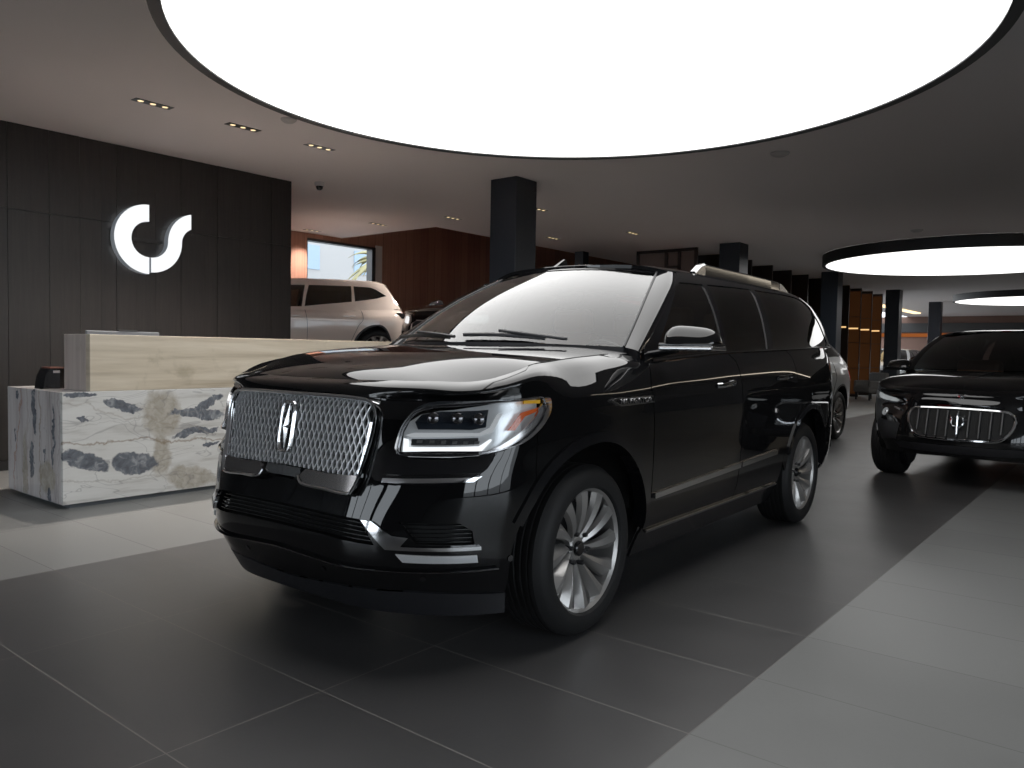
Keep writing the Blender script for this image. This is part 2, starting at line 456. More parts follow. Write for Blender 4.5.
# ---------------------------------------------------------------- car surfaces in use
class Hood:
    ks = np.array([-.75, .86]); kv = np.array([-.95, .95])
    def __call__(s, a, b):
        a = np.atleast_1d(np.asarray(a, float)); b = np.atleast_1d(np.asarray(b, float)); return np.stack([a, b, hood_z(a, b)], -1)
    normal = Surf.normal
HOOD = Hood()
class Warp:
    """a surface pushed through a space deformation (makes cars of other proportions)"""
    def __init__(s, base, fn): s.b = base; s.fn = fn; s.ks = base.ks; s.kv = base.kv
    def __call__(s, a, b): return s.fn(s.b(a, b))
    normal = Surf.normal
def pillar_net(wind, green):
    T = np.linspace(0, 1, 7); net = []
    gx = np.interp(T, [0, 1], [-.56, -1.43]); gb = np.interp(T, [0, 1], [.10, .965])
    Wp = wind(np.ones(7), T); Gp = green(gx, gb); col = []
    for i in range(7):
        m = (Wp[i]+Gp[i])/2+np.array([.030, .036, .0]); col.append([Wp[i], m, Gp[i]])
    return T, [0, .5, 1], np.array(col)
PILLAR = Surf(*pillar_net(WIND, GREEN))
HL = [(1.01, .895), (1.005, .95), (.986, .995), (.943, 1.042), (.872, 1.067), (.76, 1.080), (.655, 1.082), (.521, 1.083), (.406, 1.093), (.363, 1.09), (.364, 1.037), (.415, .98), (.506, .924), (.592, .893), (.685, .876), (.806, .868), (.974, .866), (1.004, .874)]
GRL = [(1.62, 1.098), (1.349, 1.097), (1.18, 1.086), (1.135, 1.070), (1.105, 1.035), (1.10, .978), (1.128, .773), (1.156, .698), (1.316, .701), (1.466, .704), (1.513, .728), (1.62, .728)]
def hl_top(): return HL[6:10]
RA = .50
ARCF = lambda a0, a1, r=RA, n=16: arc(0, .388, r, a0, a1, n)
ARCR = lambda a0, a1, r=RA, n=16: arc(-3.112, .388, r, a0, a1, n)
WIN1 = [(-.735, .10), (-.80, .205), (-1.27, .80), (-1.37, .85), (-1.695, .855), (-1.655, .5), (-1.60, .035), (-.80, .05)]
WIN2 = [(-1.775, .86), (-2.58, .90), (-2.47, .45), (-2.375, .035), (-1.66, .035), (-1.71, .45)]
WIN3 = [(-2.67, .90), (-3.78, .93), (-3.92, .86), (-4.0, .5), (-4.02, .10), (-3.95, .035), (-2.50, .035), (-2.58, .45)]

def wheel_parts(parent, R=.388, rimmat='rim', nsp=12, x=0, y=0, side=1, detail=True):
    """wheel whose outer face looks to +y; origin at the hub"""
    mb = MB()
    # rim barrel and lip
    mb.lathe([(.260, -.20), (.262, -.03), (.267, .098), (.280, .112), (.284, .104), (.281, .09)], n=64)
    for k in range(nsp):
        a0 = 2*PI*k/nsp; V = []; F = []; n = 7
        for i in range(n):
            f = i/(n-1); r = .055+(.269-.055)*f; tw = .17*(1-f)**1.2
            hw = (.014+.036*f**1.15); yf = .072+.030*math.sin(PI*min(1, f*1.05)*.5)-.018*(1-f)**2
            a = a0+tw
            for off, dep in ((-hw, -.030), (-hw*.80, -.004), (hw*.05, .004), (hw*.85, -.026), (hw, -.050)):
                an = a+math.atan2(off, r); rr = math.hypot(off, r) if f < 1 else .269
                V.append((rr*math.cos(an), yf+dep, rr*math.sin(an)))
        for i in range(n-1):
            for j in range(4): F.append((i*5+j, i*5+j+1, (i+1)*5+j+1, (i+1)*5+j))
        mb.add(V, F, False)
    mb.lathe([(0.0, .060), (.050, .060), (.058, .052), (.062, .02), (.062, -.02)], n=32)
    w = mb.build('wheel', M[rimmat], parent, 30)
    # brake disc, hidden behind the spokes
    MB().lathe([(.0, -.02), (.215, -.02), (.215, -.045), (.267, -.10), (.267, -.19), (.0, -.19)], n=40).build('brake_disc', M['rimdark'], w)
    t = MB(); s = R
    prof = [(.273, .085), (.281, .112), (.291, .124), (.316, .132), (s-.040, .128), (s-.016, .112), (s-.004, .090)]
    g = []
    for y0 in (.085, .052, .018, -.018, -.052, -.085):
        g += [(s, y0+.012), (s, y0-.010), (s-.008, y0-.013), (s-.008, y0-.018)]
    prof += [(r, y0-.012) for r, y0 in g]+[(s-.006, -.122), (s-.022, -.138), (s-.05, -.146), (.31, -.146), (.273, -.12)]
    t.lathe(prof, n=72); t.build('tire', M['tire'], w, 30)
    if detail:
        MB().lathe([(0, .078), (.028, .078), (.034, .072), (.036, .055)], n=28).build('centre_cap', M['gloss'], w)
        for k in range(6):
            a = 2*PI*k/6+.2
            MB().lathe([(0, .080), (.009, .080), (.0115, .074), (.0115, .04)], n=6, c=(.058*1.25*math.cos(a), 0, .058*1.25*math.sin(a))).build('lug_nut', M['rimdark'], w)
    w.location = (x, y, R)
    if side < 0: w.rotation_euler = (0, 0, PI)
    return w

def mirror_geo_mesh(side, z0=0, dx=0, dy=0):
    """door mirror housing as lofted rings across the car"""
    mb = MB(); V = []; F = []; ny = 13; nr = 18
    for i in range(ny):
        f = i/(ny-1); y = 1.01+.285*f
        sc = (1-abs(2*f-1)**5)**.5 if 0 < f < 1 else .05
        sc = max(.12, sc); top = .092*(1-.28*f**2)*sc; bot = .0*sc
        for k in range(nr):
            a = PI*k/(nr-1)
            xx = -.64-.035*f+dx+math.cos(a)*(.085*sc); zz = 1.338+top*math.sin(a)**1.15
            V.append((xx, side*(y+dy), zz+z0))
    for i in range(ny-1):
        for k in range(nr-1): F.append((i*nr+k, i*nr+k+1, (i+1)*nr+k+1, (i+1)*nr+k))
        F.append((i*nr+nr-1, i*nr, (i+1)*nr, (i+1)*nr+nr-1))
    F.append(tuple(range(nr))); F.append(tuple(range((ny-1)*nr, ny*nr)))
    return mb.add(V, F, True)

def side_mirror(parent, side, fn=None, lampmat='satin', fold=False, mdy=0):
    z0 = 0; dx = 0; dy = 0
    if fn is not None:
        p = fn(np.array([[-.64, 1.05, 1.30]]))[0]; z0 = p[2]-1.30; dx = p[0]+.64; dy = p[1]-1.05+mdy
    m = mirror_geo_mesh(side, z0, dx, dy).build('side_mirror', M['paint'], parent, 50)
    a = MB(); a.box(-.735+dx, -.565+dx, *sorted((side*(1.005+dy), side*(1.295+dy))), 1.322+z0, 1.337+z0, .006); a.build('mirror_seam', M['gloss'], m)
    b = MB(); b.box(-.73+dx, -.555+dx, *sorted((side*(1.01+dy), side*(1.302+dy))), 1.300+z0, 1.323+z0, .009); b.build('indicator_lamp', M[lampmat], m)
    c = MB(); c.tube([(-.66+dx, side*(.90+dy), 1.275+z0), (-.655+dx, side*(.98+dy), 1.287+z0), (-.645+dx, side*(1.06+dy), 1.305+z0)], .028, 10, flat=(.7, 1.6), up=(0, 0, 1)); c.build('mirror_arm', M['gloss'], m)
    if fold:                                             # folded back along the door
        a_ = -side*math.radians(86); piv = Vector((-.70+dx, side*(1.03+dy), 0)); m.matrix_local = Matrix.Translation(piv+Vector((-.14, -side*.02, -.02))) @ Matrix.Rotation(-a_, 4, 'Z') @ Matrix.Translation(-piv)
    return m

def tab(S, a, b, off=0):
    P = S(a, b)+S.normal(a, b)*off; return [tuple(p) for p in P]

# ================================================================ the big black car
def build_navigator(loc, rz):
    R = empty('suv', 'large glossy black SUV with chrome mesh grille, nearest the camera on dark floor tiles', 'car', loc, rz)
    B = dict(flip=-1)
    # ---- sheet metal
    fender = [(-.535, .375), (-.535, .95), (-.512, 1.116), (-.60, 1.262), (-.62, 1.30), (-.33, 1.30), (.0, 1.30), (.40, 1.30), (.45, 1.272), (.63, 1.255), (.69, 1.20), (.715, 1.145), (.655, 1.086), (.521, 1.087), (.406, 1.097), (.357, 1.093), (.356, 1.036), (.408, .976), (.408, .80), (.40, .688)]+ARCF(37, 172)[1:]+[(-.50, .375)]
    side_patches('front_fender', M['paint'], R, BODY, fender, **B)
    fd = [(-.54, .39), (-.54, .95), (-.517, 1.116), (-.605, 1.262), (-.635, 1.30), (-1.66, 1.30), (-1.715, 1.25), (-1.725, .8), (-1.70, .39)]
    doors = side_patches('front_door', M['paint'], R, BODY, fd, **B)
    rd = [(-1.705, .39), (-1.73, .8), (-1.72, 1.25), (-1.665, 1.30), (-2.74, 1.30), (-2.80, 1.25), (-2.80, 1.0), (-2.752, .86)]+arc(-3.112, .388, .592, 52.5, 8, 10)[1:]+[(-2.52, .39)]
    rdoors = side_patches('rear_door', M['paint'], R, BODY, rd, **B)
    qp = [(-2.745, 1.30), (-2.805, 1.25), (-2.805, 1.0), (-2.757, .86)]+arc(-3.112, .388, .592, 52.5, 8, 8)[1:-1]+ARCR(8, 150, RA, 18)+[(-3.62, .70), (-4.05, .72), (-4.05, 1.30)]
    side_patches('rear_quarter', M['paint'], R, BODY, qp, **B)
    rb = ARCR(150, 176, RA, 6)+[(-3.62, .36), (-4.4, .36), (-5.12, .36), (-5.12, .70), (-4.3, .70), (-3.625, .695)]
    g = patch(BODY, rb, center=-5.12, **B); put('rear_bumper', join_geo(g, mirror_geo(g)), M['paint'], R)
    tg = [(-4.06, .71), (-5.12, .71), (-5.12, 1.30), (-4.48, 1.30), (-4.48, .93), (-4.06, .93)]
    g = patch(BODY, tg, center=-5.12, **B); put('tailgate', join_geo(g, mirror_geo(g)), M['paint'], R)
    for o in side_patches('tail_light', M['red'], R, BODY, [(-4.055, .935), (-4.475, .935), (-4.475, 1.27), (-4.055, 1.29)], off=.004, **B): pass
    # ---- front fascia
    hlrev = [(.408, .972), (.506, .918), (.592, .887), (.685, .870), (.806, .862), (.976, .860), (1.010, .870), (1.016, .895), (1.011, .95), (.991, .998), (.947, 1.047), (.874, 1.073), (.76, 1.086), (.66, 1.088)]
    bump = [(1.62, 1.123), (1.62, 1.104)]+[(1.349, 1.103), (1.175, 1.092), (1.13, 1.075), (1.099, 1.037), (1.094, .978), (1.122, .773), (1.150, .690), (1.316, .694), (1.466, .697), (1.515, .720), (1.62, .722)]
    bump += [(1.62, .615), (1.313, .611), (1.099, .605), (1.035, .513), (1.329, .526), (1.62, .530)]
    bump += [(1.62, .290), (1.40, .303), (1.162, .316), (.885, .321), (.70, .312), (.513, .300), (.50, .36)]+ARCF(-2, 37, RA, 8)+[(.408, .80)]+hlrev+[(.71, 1.133), (.80, 1.128), (1.0, 1.124)]
    both_patch('front_bumper', M['paint'], R, BODY, bump, holes=[[(.952, .605), (.72, .603), (.672, .572), (.655, .520), (.872, .527)]], center=1.62, lip=.03, step=(.035, .03), **B)
    both_patch('front_valance', M['plastic'], R, BODY, [(1.62, .286), (1.40, .299), (1.162, .312), (.885, .317), (.70, .308), (.513, .296), (.52, .205), (1.62, .205)], center=1.62, lip=.03, **B)
    lp = [(1.62, .50)]; lip1 = [(s_, .413+.02*max(0, (s_-1.2))/.4) for s_ in np.linspace(1.62, .56, 26)]
    L = tab(BODY, [q[0] for q in lip1], [q[1] for q in lip1], -.004)
    L = [(x, y, z) for x, y, z in L if z is not None]; n_ = BODY.normal([q[0] for q in lip1], [q[1] for q in lip1])*-1
    L = [tuple(np.array(p)+np.array(k)*.006) for p, k in zip(L, n_)]
    MB().tube([(x, -y, z) for x, y, z in L[::-1]][:-1]+L, .0075, 8, flat=(.55, 1.3), up=(0, 0, 1)).build('lip_highlight', M['darkchrome'], R)  # dark chrome line added as the highlight along the bumper edge
    # lower intake with slats
    gi = both_patch('lower_intake', M['dark'], R, BODY, [(1.62, .62), (1.313, .616), (1.095, .61), (1.025, .505), (1.329, .52), (1.62, .525)], center=1.62, off=-.05, lip=0, **B)
    for k in range(5):
        v = .535+.0165*k; s1 = 1.045+.016*k*.9
        ss = np.linspace(1.62, s1, 14); vv = v+(np.interp(ss, [1.04, 1.3, 1.62], [-.010, .0, .004]))
        P = [tuple(np.array(p)) for p in tab(BODY, ss, vv, .012)]
        P = [(x-.006, y, z) for x, y, z in P]
        MB().tube([(x, -y, z) for x, y, z in P[::-1]][:-1]+P, .0055, 6, flat=(.6, 1.4), up=(0, 0, 1)).build('intake_slat', M['gloss'], gi)
    # side intakes, chrome blades, fog lamps
    for sd in (1, -1):
        mir = (lambda g: g) if sd > 0 else mirror_geo
        si = put('side_intake', mir(patch(BODY, [(.965, .612), (.71, .610), (.662, .575), (.645, .512), (.868, .52)], off=-.035, lip=0, **B)), M['dark'], R)
        for k in range(5):
            v = .532+.0165*k; ss = np.linspace(.885+.018*k*.9, .668+.002*k, 8)
            P = tab(BODY, ss, ss*0+v, .006); P = [(x, sd*y, z) for x, y, z in P]
            MB().tube(P, .005, 6, flat=(.6, 1.4), up=(0, 0, 1)).build('intake_slat', M['gloss'], si)
        put('chrome_blade', mir(patch(BODY, [(1.099, .607), (1.052, .606), (.965, .556), (.90, .551), (.925, .516), (.632, .515), (.629, .497), (.985, .498)], off=.014, lip=.035, step=(.03, .015), **B)), M['chrome'], R)
        fg = put('fog_lamp', mir(patch(BODY, [(.952, .484), (.641, .477), (.636, .444), (.921, .449)], off=.006, lip=.02, step=(.03, .015), **B)), M['silver'], R)
        put('lamp_lens', mir(patch(BODY, [(.945, .481), (.646, .474), (.641, .447), (.918, .452)], off=.010, lip=0, step=(.03, .015), **B)), M['lens'], fg)
        put('chrome_bar', mir(patch(BODY, [(1.042, .772), (.687, .787), (.662, .791), (.696, .765), (1.045, .751)], off=.012, lip=.03, step=(.03, .012), **B)), M['chrome'], R)
        put('gloss_panel', mir(patch(BODY, [(1.035, .845), (.69, .850), (.665, .80), (1.035, .782)], off=.005, lip=.01, step=(.03, .02), **B)), M['gloss'], R)
        for s_, v_ in ((.844, .38), (.50, .445), (1.341, .369)):
            p = np.array(tab(BODY, [s_], [v_], .0)[0]); nn = -BODY.normal([s_], [v_])[0]
            ax = Vector(nn); u = ax.orthogonal().normalized(); w = ax.cross(u)
            V = [tuple(Vector(p)+ax*.003)]+[tuple(Vector(p)+ax*.003+(u*math.cos(a)+w*math.sin(a))*.013) for a in np.linspace(0, 2*PI, 17)[:-1]]
            V = [(x, sd*y, z) for x, y, z in V]
            mesh_obj('parking_sensor', V, [(0, i+1, (i+1) % 16+1) for i in range(16)], M['darkchrome'], R)
        # headlamp: housing, guides, projector, reflectors, lens
        hl = put('headlight', mir(patch(BODY, [(1.006, .872)]+HL, off=-.045, lip=0, gap=.001, **B)), M['silver'], R)
        rim = smooth_poly(HL, 4); P = tab(BODY, [q[0] for q in rim], [q[1] for q in rim], .001); P = [(x, sd*y, z) for x, y, z in P]
        MB().tube(P, .0065, 8, closed=True).build('lamp_bezel', M['darkchrome'], hl)
        V = P+[(x, sd*y, z) for x, y, z in tab(BODY, [q[0] for q in rim], [q[1] for q in rim], -.046)]; n = len(P)
        MB().add(V, [(i, (i+1) % n, n+(i+1) % n, n+i) for i in range(n)]).build('lamp_wall', M['satin'], hl)
        put('projector_window', mir(patch(BODY, [(.965, .992), (.94, 1.030), (.864, 1.052), (.66, 1.056), (.672, .975), (.735, .962), (.952, .960)], off=-.020, lip=.02, **B)), M['projector'], hl)
        for s_ in (.89, .79, .70):
            p = Vector(tab(BODY, [s_], [1.008], -.020)[0]); nn = Vector(-BODY.normal([s_], [1.008])[0]); u = nn.orthogonal().normalized(); w = nn.cross(u)
            V = [tuple(p+nn*.010)]+[tuple(p+nn*h+(u*math.cos(a)+w*math.sin(a))*r) for r, h in ((.016, .008), (.024, .0)) for a in np.linspace(0, 2*PI, 21)[:-1]]
            V = [(x, sd*y, z) for x, y, z in V]
            mesh_obj('projector_lens', V, [(0, i+1, (i+1) % 20+1) for i in range(20)]+[(i+1, i+21, (i+1) % 20+21, (i+1) % 20+1) for i in range(20)], M['darkchrome'], hl, smooth=True)
        put('light_guide', mir(patch(BODY, [(1.000, .940), (.965, .952), (.705, .956), (.659, .978), (.622, 1.036), (.590, 1.038), (.645, .955), (.70, .942), (.970, .932)], off=-.012, lip=.012, step=(.03, .012), **B)), M['leddim'], hl)
        put('light_guide', mir(patch(BODY, [(1.000, .932), (.979, .928), (.975, .900), (.70, .908), (.655, .935), (.640, .930), (.686, .886), (.996, .876)], off=-.012, lip=.012, step=(.03, .012), **B)), M['led'], hl)
        put('led_tray', mir(patch(BODY, [(.972, .930), (.704, .939), (.70, .912), (.972, .903)], off=-.018, lip=.01, step=(.03, .012), **B)), M['rimdark'], hl)
        for k in range(6):
            s_ = .952-.046*k
            put('led_chip', mir(patch(BODY, [(s_, .926), (s_-.026, .927), (s_-.024, .912), (s_, .911)], off=-.014, lip=.004, **B)), M['satin'], hl)
        put('amber_reflector', mir(patch(BODY, [(.476, 1.083), (.372, 1.088), (.376, 1.069), (.477, 1.067)], off=-.006, lip=.01, **B)), M['amber'], hl)
        put('orange_reflector', mir(patch(BODY, [(.576, .964), (.490, 1.037), (.378, 1.057), (.402, 1.034), (.469, 1.018), (.532, .963)], off=-.010, lip=.01, **B)), M['orange'], hl)
        put('lamp_lens', mir(patch(BODY, HL, off=.002, lip=0, gap=.001, **B)), M['lens'], hl)
        lw = [(.70, .876), (.61, .907), (.50, .966), (.42, 1.020), (.372, 1.075), (.366, 1.036), (.416, .982), (.507, .926), (.593, .888), (.69, .866)]
        put('lamp_trim', mir(patch(BODY, lw, off=.006, lip=.012, step=(.03, .02), **B)), M['satin'], R)
    # ---- grille
    gr = both_patch('grille', M['dark'], R, BODY, [(1.62, 1.100)]+GRL[1:-1]+[(1.62, .727)], center=1.62, off=-.035, lip=0, **B)
    top = lambda s_: np.interp(s_, [1.10, 1.12, 1.16, 1.25, 1.62], [1.00, 1.055, 1.080, 1.091, 1.096])
    bot = lambda s_: np.interp(s_, [1.10, 1.13, 1.30, 1.62], [.93, .765, .768, .775])
    V = []; F = []; p_ = .0705; nw = 32
    for i in range(-nw, nw+1):
        s_ = 1.62-abs(i)*.0162
        if s_ < 1.118: continue
        z0, z1 = float(bot(s_)), float(top(s_)); n = 46
        for sg in (1,):
            zz = np.linspace(z0, z1, n); am = .0072*np.cos(2*PI*(zz-.70)/p_+(PI if i % 2 else 0)); ss = np.full(n, s_)
            yy = BODY(ss, zz)
            lat = (np.abs(i)*0)
            N = -BODY.normal(np.minimum(ss, 1.61), zz); sgn = 1 if i >= 0 else -1
            c = yy.copy(); 
            c[:, 1] = c[:, 1]*sgn; N[:, 1] *= sgn
            c[:, 1] += am; c[:, 0] -= 0
            b = len(V)
            for q, nn in zip(c, N):
                tt = np.array([-nn[1], nn[0], 0]); tt /= np.linalg.norm(tt)
                V += [tuple(q+nn*.022+tt*.0025), tuple(q+nn*.022-tt*.0025), tuple(q+nn*.008-tt*.0030), tuple(q+nn*.008+tt*.0030)]
            for k in range(n-1):
                a, d = b+4*k, b+4*k+4
                F += [(a+u_, a+(u_+1) % 4, d+(u_+1) % 4, d+u_) for u_ in range(4)]
    MB().add(V, F).build('grille_mesh', M['grille'], gr)
    ring = smooth_poly([q for q in GRL[:8]][::1], 5, closed=False)
    ringL = tab(BODY, [q[0] for q in ring], [q[1] for q in ring], .004)
    rr = [(x, -y, z) for x, y, z in ringL[::-1]][:-1]+ringL
    wl = [tuple(np.array(q)+np.array(k)) for q, k in zip(tab(BODY, [q[0] for q in ring], [q[1] for q in ring], .02), -BODY.normal([q[0] for q in ring], [q[1] for q in ring])*.045)]
    w0 = tab(BODY, [q[0] for q in ring], [q[1] for q in ring], .0); w1_ = [tuple(np.array(q)-np.array(k)*.030) for q, k in zip(w0, BODY.normal([q[0] for q in ring], [q[1] for q in ring]))]
    full = lambda L_: [(x, -y, z) for x, y, z in L_[::-1]][:-1]+L_
    A_, B_ = full(w0), full(w1_); nn_ = len(A_)
    MB().tube([tuple(q) for q in B_], .010, 10, flat=(.8, 1.3)).add(A_+B_, [(i, i+1, nn_+i+1, nn_+i) for i in range(nn_-1)], True).build('grille_surround', M['chrome'], gr)
    inn = [(1.128, .975), (1.135, .85), (1.152, .775)]
    for sd in (1, -1):
        mir = (lambda g: g) if sd > 0 else mirror_geo
        put('side_strip', mir(patch(BODY, [(1.108, .985), (1.124, .985), (1.150, .775), (1.134, .775)], off=.022, lip=.03, step=(.02, .03), **B)), M['chrome'], gr)
        put('grille_wing', mir(patch(BODY, [(1.131, .772), (1.300, .766), (1.452, .771), (1.490, .738), (1.452, .708), (1.316, .703), (1.158, .700)], off=.034, lip=.06, **B)), M['wing'], gr)
        w = smooth_poly([(1.131, .772), (1.158, .700), (1.316, .702), (1.455, .707), (1.492, .738)], 4, closed=False)
        P = [(x, sd*y, z) for x, y, z in tab(BODY, [q[0] for q in w], [q[1] for q in w], -.034)]
        MB().tube(P, .0065, 6).build('wing_edge', M['chrome'], gr)
    both_patch('grille_base', M['chrome'], gr, BODY, [(1.62, .772), (1.50, .771), (1.49, .74), (1.515, .726), (1.62, .728)], center=1.62, off=.024, lip=.02, **B)
    # emblem: slim rounded frame with a four pointed star
    ex, ez = float(BODY(1.62, .94)[0][0])+.036, .942
    em = MB(); hw, hh = .040, .104
    ol = smooth_poly([(hw, 0), (hw, hh*.6), (hw*.72, hh*.95), (0, hh), (-hw*.72, hh*.95), (-hw, hh*.6), (-hw, 0), (-hw, -hh*.6), (-hw*.72, -hh*.95), (0, -hh), (hw*.72, -hh*.95), (hw, -hh*.6)], 3)
    tilt = lambda y, z, d=0: (ex+d-.16*(z), y, ez+z)
    em.tube([tilt(y, z) for y, z in ol], .0095, 8, closed=True)
    for a, b_ in (((0, hh*1.0), .009), ((hw*1.0, 0), .012)):
        y, z = a; px_, pz = (b_, 0) if y == 0 else (0, b_)
        em.add([tilt(y, z), tilt(px_, pz), tilt(-y, -z), tilt(-px_, -pz), tilt(0, 0, .02), tilt(0, 0, -.01)], [(0, 1, 4), (1, 2, 4), (2, 3, 4), (3, 0, 4), (1, 0, 5), (2, 1, 5), (3, 2, 5), (0, 3, 5)])
    e = em.build('emblem', M['chrome'], gr, 30)
    MB().add([tilt(y*.9, z*.9, -.014) for y, z in ol], [tuple(range(len(ol)))]).build('emblem_back', M['dark'], e)
    # ---- hood
    edge = [(.775, 0), (.765, .3), (.735, .48), (.67, .625), (.58, .745), (.47, .815), (.32, .850), (.10, .856), (-.10, .858), (-.27, .858), (-.335, .845), (-.36, .80), (-.32, .60), (-.265, .3), (-.25, 0)]
    fr = smooth_poly(edge[:10], 4, closed=False)+edge[10:]
    h1 = patch(HOOD, [(a, b) for a, b in fr], center=None, gap=0, lip=.0, step=(.05, .05))
    strip = [(1.62, 1.128), (1.0, 1.130), (.80, 1.134), (.722, 1.148), (.694, 1.205), (.635, 1.259), (.45, 1.276), (.40, 1.30), (1.62, 1.30)]
    h2 = patch(BODY, strip, center=1.62, gap=0, lip=.012, step=(.035, .02), flip=-1)
    put('hood', join_geo(h1, mirror_geo(h1), h2, mirror_geo(h2)), M['paint'], R)
    # shadow gap under the hood edge
    sg = [(.40, 1.296), (.30, 1.296), (0, 1.296), (-.33, 1.296)]
    MB().tube([tuple(np.array(p)) for p in tab(BODY, [q[0] for q in sg], [1.30]*4, -.0005)], .0022, 5).build('hood_seam', M['dark'], R)
    cw = [(-.255, 0), (-.27, .3), (-.325, .60), (-.365, .80), (-.345, .853), (-.62, .853), (-.60, .80), (-.42, .5), (-.34, .2), (-.33, 0)]
    g = patch(HOOD, cw, off=-.004, gap=0, lip=0); put('cowl', join_geo(g, mirror_geo(g)), M['plastic'], R)
    # chrome line over the grille
    cl = [(1.62, 1.114), (1.35, 1.113), (1.17, 1.102), (1.10, 1.080)]
    P = tab(BODY, *[list(c) for c in zip(*smooth_poly(cl, 6, closed=False))], .004)
    MB().tube([(x, -y, z) for x, y, z in P[::-1]][:-1]+P, .0075, 8).build('grille_top_trim', M['chrome'], gr)
    # ---- arches, sills, trims
    for cx, nm in ((0, 'f'), (-3.112, 'r')):
        ring = arc(cx, .388, .497, 22, 178, 30)+arc(cx, .388, .545, 178, 22, 30)
        side_patches('wheel_arch_trim', M['gloss'], R, BODY, ring, off=.010, lip=.07, gap=0, **B)
        for sd in (1, -1):
            V = []; n = 20
            for i in range(n+1):
                a = math.radians(-12+204*i/n)
                xw_ = cx+.535*math.cos(a); yb_ = min(.985, float(BODY(min(1.6, xw_), max(.21, min(1.1, .388+.535*math.sin(a))))[0][1])-.035)
                for y in (.52, yb_): V.append((xw_, sd*y, .388+.535*math.sin(a)))
            MB().add(V, [(2*i, 2*i+1, 2*i+3, 2*i+2) for i in range(n)]+[tuple(range(0, 2*n+2, 2))]).build('wheel_well', M['dark'], R)
    side_patches('side_sill', M['gloss'], R, BODY, [(-.52, .372), (-2.58, .372), (-2.58, .235), (-.52, .235)], off=-.012, **B)
    side_patches('sill_trim', M['satin'], R, BODY, [(-.55, .390), (-.55, .372), (-2.50, .378), (-2.50, .392)], off=.012, lip=.02, step=(.1, .02), **B)
    for sd, (a, b) in ((1, (doors[0], rdoors[0])), (-1, (doors[1], rdoors[1]))):
        mir = (lambda g: g) if sd > 0 else mirror_geo
        put('door_trim', mir(patch(BODY, [(-.565, .548), (-1.715, .583), (-1.715, .618), (-.56, .58)], off=.012, lip=.02, step=(.08, .02), **B)), M['satin'], a)
        put('door_trim', mir(patch(BODY, [(-1.735, .584), (-2.385, .604), (-2.385, .640), (-1.735, .619)], off=.012, lip=.02, step=(.08, .02), **B)), M['satin'], b)
        for s0, z0, par in ((-1.335, 1.102, a), (-2.40, 1.130, b)):
            P = [(x, sd*y, z) for x, y, z in tab(BODY, np.linspace(s0, s0-.27, 9), [z0+.002*i for i in range(9)], .0)]
            P = [(x, y+sd*(.030*math.sin(PI*i/8)**.4+.002), z) for i, (x, y, z) in enumerate(P)]
            MB().tube(P, .013, 8, flat=(1.15, .6), up=(0, 0, 1)).build('door_handle', M['chrome'], par)
        put('door_spear', mir(patch(BODY, [(-.53, 1.077), (-.774, 1.072), (-1.30, 1.066), (-.774, 1.052), (-.53, 1.042)], off=.008, lip=.01, step=(.05, .012), **B)), M['darkchrome'], a)
        bd = put('fender_badge', mir(patch(BODY, [(-.067, 1.067), (-.119, 1.079), (-.506, 1.079), (-.520, 1.040), (-.30, 1.036), (-.164, 1.036)], off=.012, lip=.016, step=(.05, .012), **B)), M['satin'], R)
        put('badge_inlay', mir(patch(BODY, [(-.10, 1.066), (-.135, 1.073), (-.50, 1.073), (-.51, 1.046), (-.30, 1.043), (-.17, 1.043)], off=.0145, lip=0, step=(.05, .012), **B)), M['darkchrome'], bd)
        cu = bpy.data.curves.new('badge_text', 'FONT'); cu.body = 'NAVIGATOR'; cu.size = .034; cu.extrude = .0012; cu.align_x = 'CENTER'; cu.align_y = 'CENTER'; cu.space_character = 1.12
        to = bpy.data.objects.new('tmp', cu); C.objects.link(to); bpy.context.view_layer.update()
        me = bpy.data.meshes.new_from_object(to.evaluated_get(bpy.context.evaluated_depsgraph_get())); bpy.data.objects.remove(to)
        yb = float(BODY(-.31, 1.058)[0][1])+.017
        for v in me.vertices:
            x, y, z = v.co; xx = -.315-(x*1.55*sd)*1.0; yv = float(BODY(xx, 1.058)[0][1])+.0165
            v.co = (xx if sd > 0 else xx, sd*(yv+z), 1.058+y)
        me.materials.append(M['letters']); lo = bpy.data.objects.new('badge_letters', me); link(lo, bd)
    # ---- greenhouse
    fo = [(-.575, .0), (-.60, .14), (-1.36, .905), (-1.46, .985), (-1.55, 1.0), (-4.15, 1.0), (-4.20, .9), (-4.12, .0)]
    side_patches('window_frame', M['gloss'], R, GREEN, fo, holes=[WIN1, WIN2, WIN3], lip=.02, step=(.05, .06), **B)
    for sd, (a, b) in ((1, (doors[0], rdoors[0])), (-1, (doors[1], rdoors[1]))):
        mir = (lambda g: g) if sd > 0 else mirror_geo
        put('door_window', mir(patch(GREEN, inset(WIN1, -.01), off=-.006, lip=0, step=(.08, .08), **B)), M['front_glass'], a)
        put('door_window', mir(patch(GREEN, inset(WIN2, -.01), off=-.006, lip=0, step=(.08, .08), **B)), M['tint'], b)
        put('quarter_window', mir(patch(GREEN, inset(WIN3, -.01), off=-.006, lip=0, step=(.08, .08), **B)), M['tint'], R)
        put('window_sill_trim', mir(patch(GREEN, [(-.66, .008), (-4.05, .008), (-4.05, .03), (-.66, .03)], off=.006, lip=.01, step=(.08, .02), **B)), M['darkchrome'], R)
        g = patch(PILLAR, [(0, 0), (1, 0), (1, 1), (0, 1)], flip=1, gap=0, lip=0, step=(.1, .12))
        # orient outward
        if g[2][0][0]*.5+g[2][0][1] < 0: g = patch(PILLAR, [(0, 0), (1, 0), (1, 1), (0, 1)], flip=-1, gap=0, lip=0, step=(.1, .12))
        put('windscreen_pillar', mir(g), M['paint'], R)
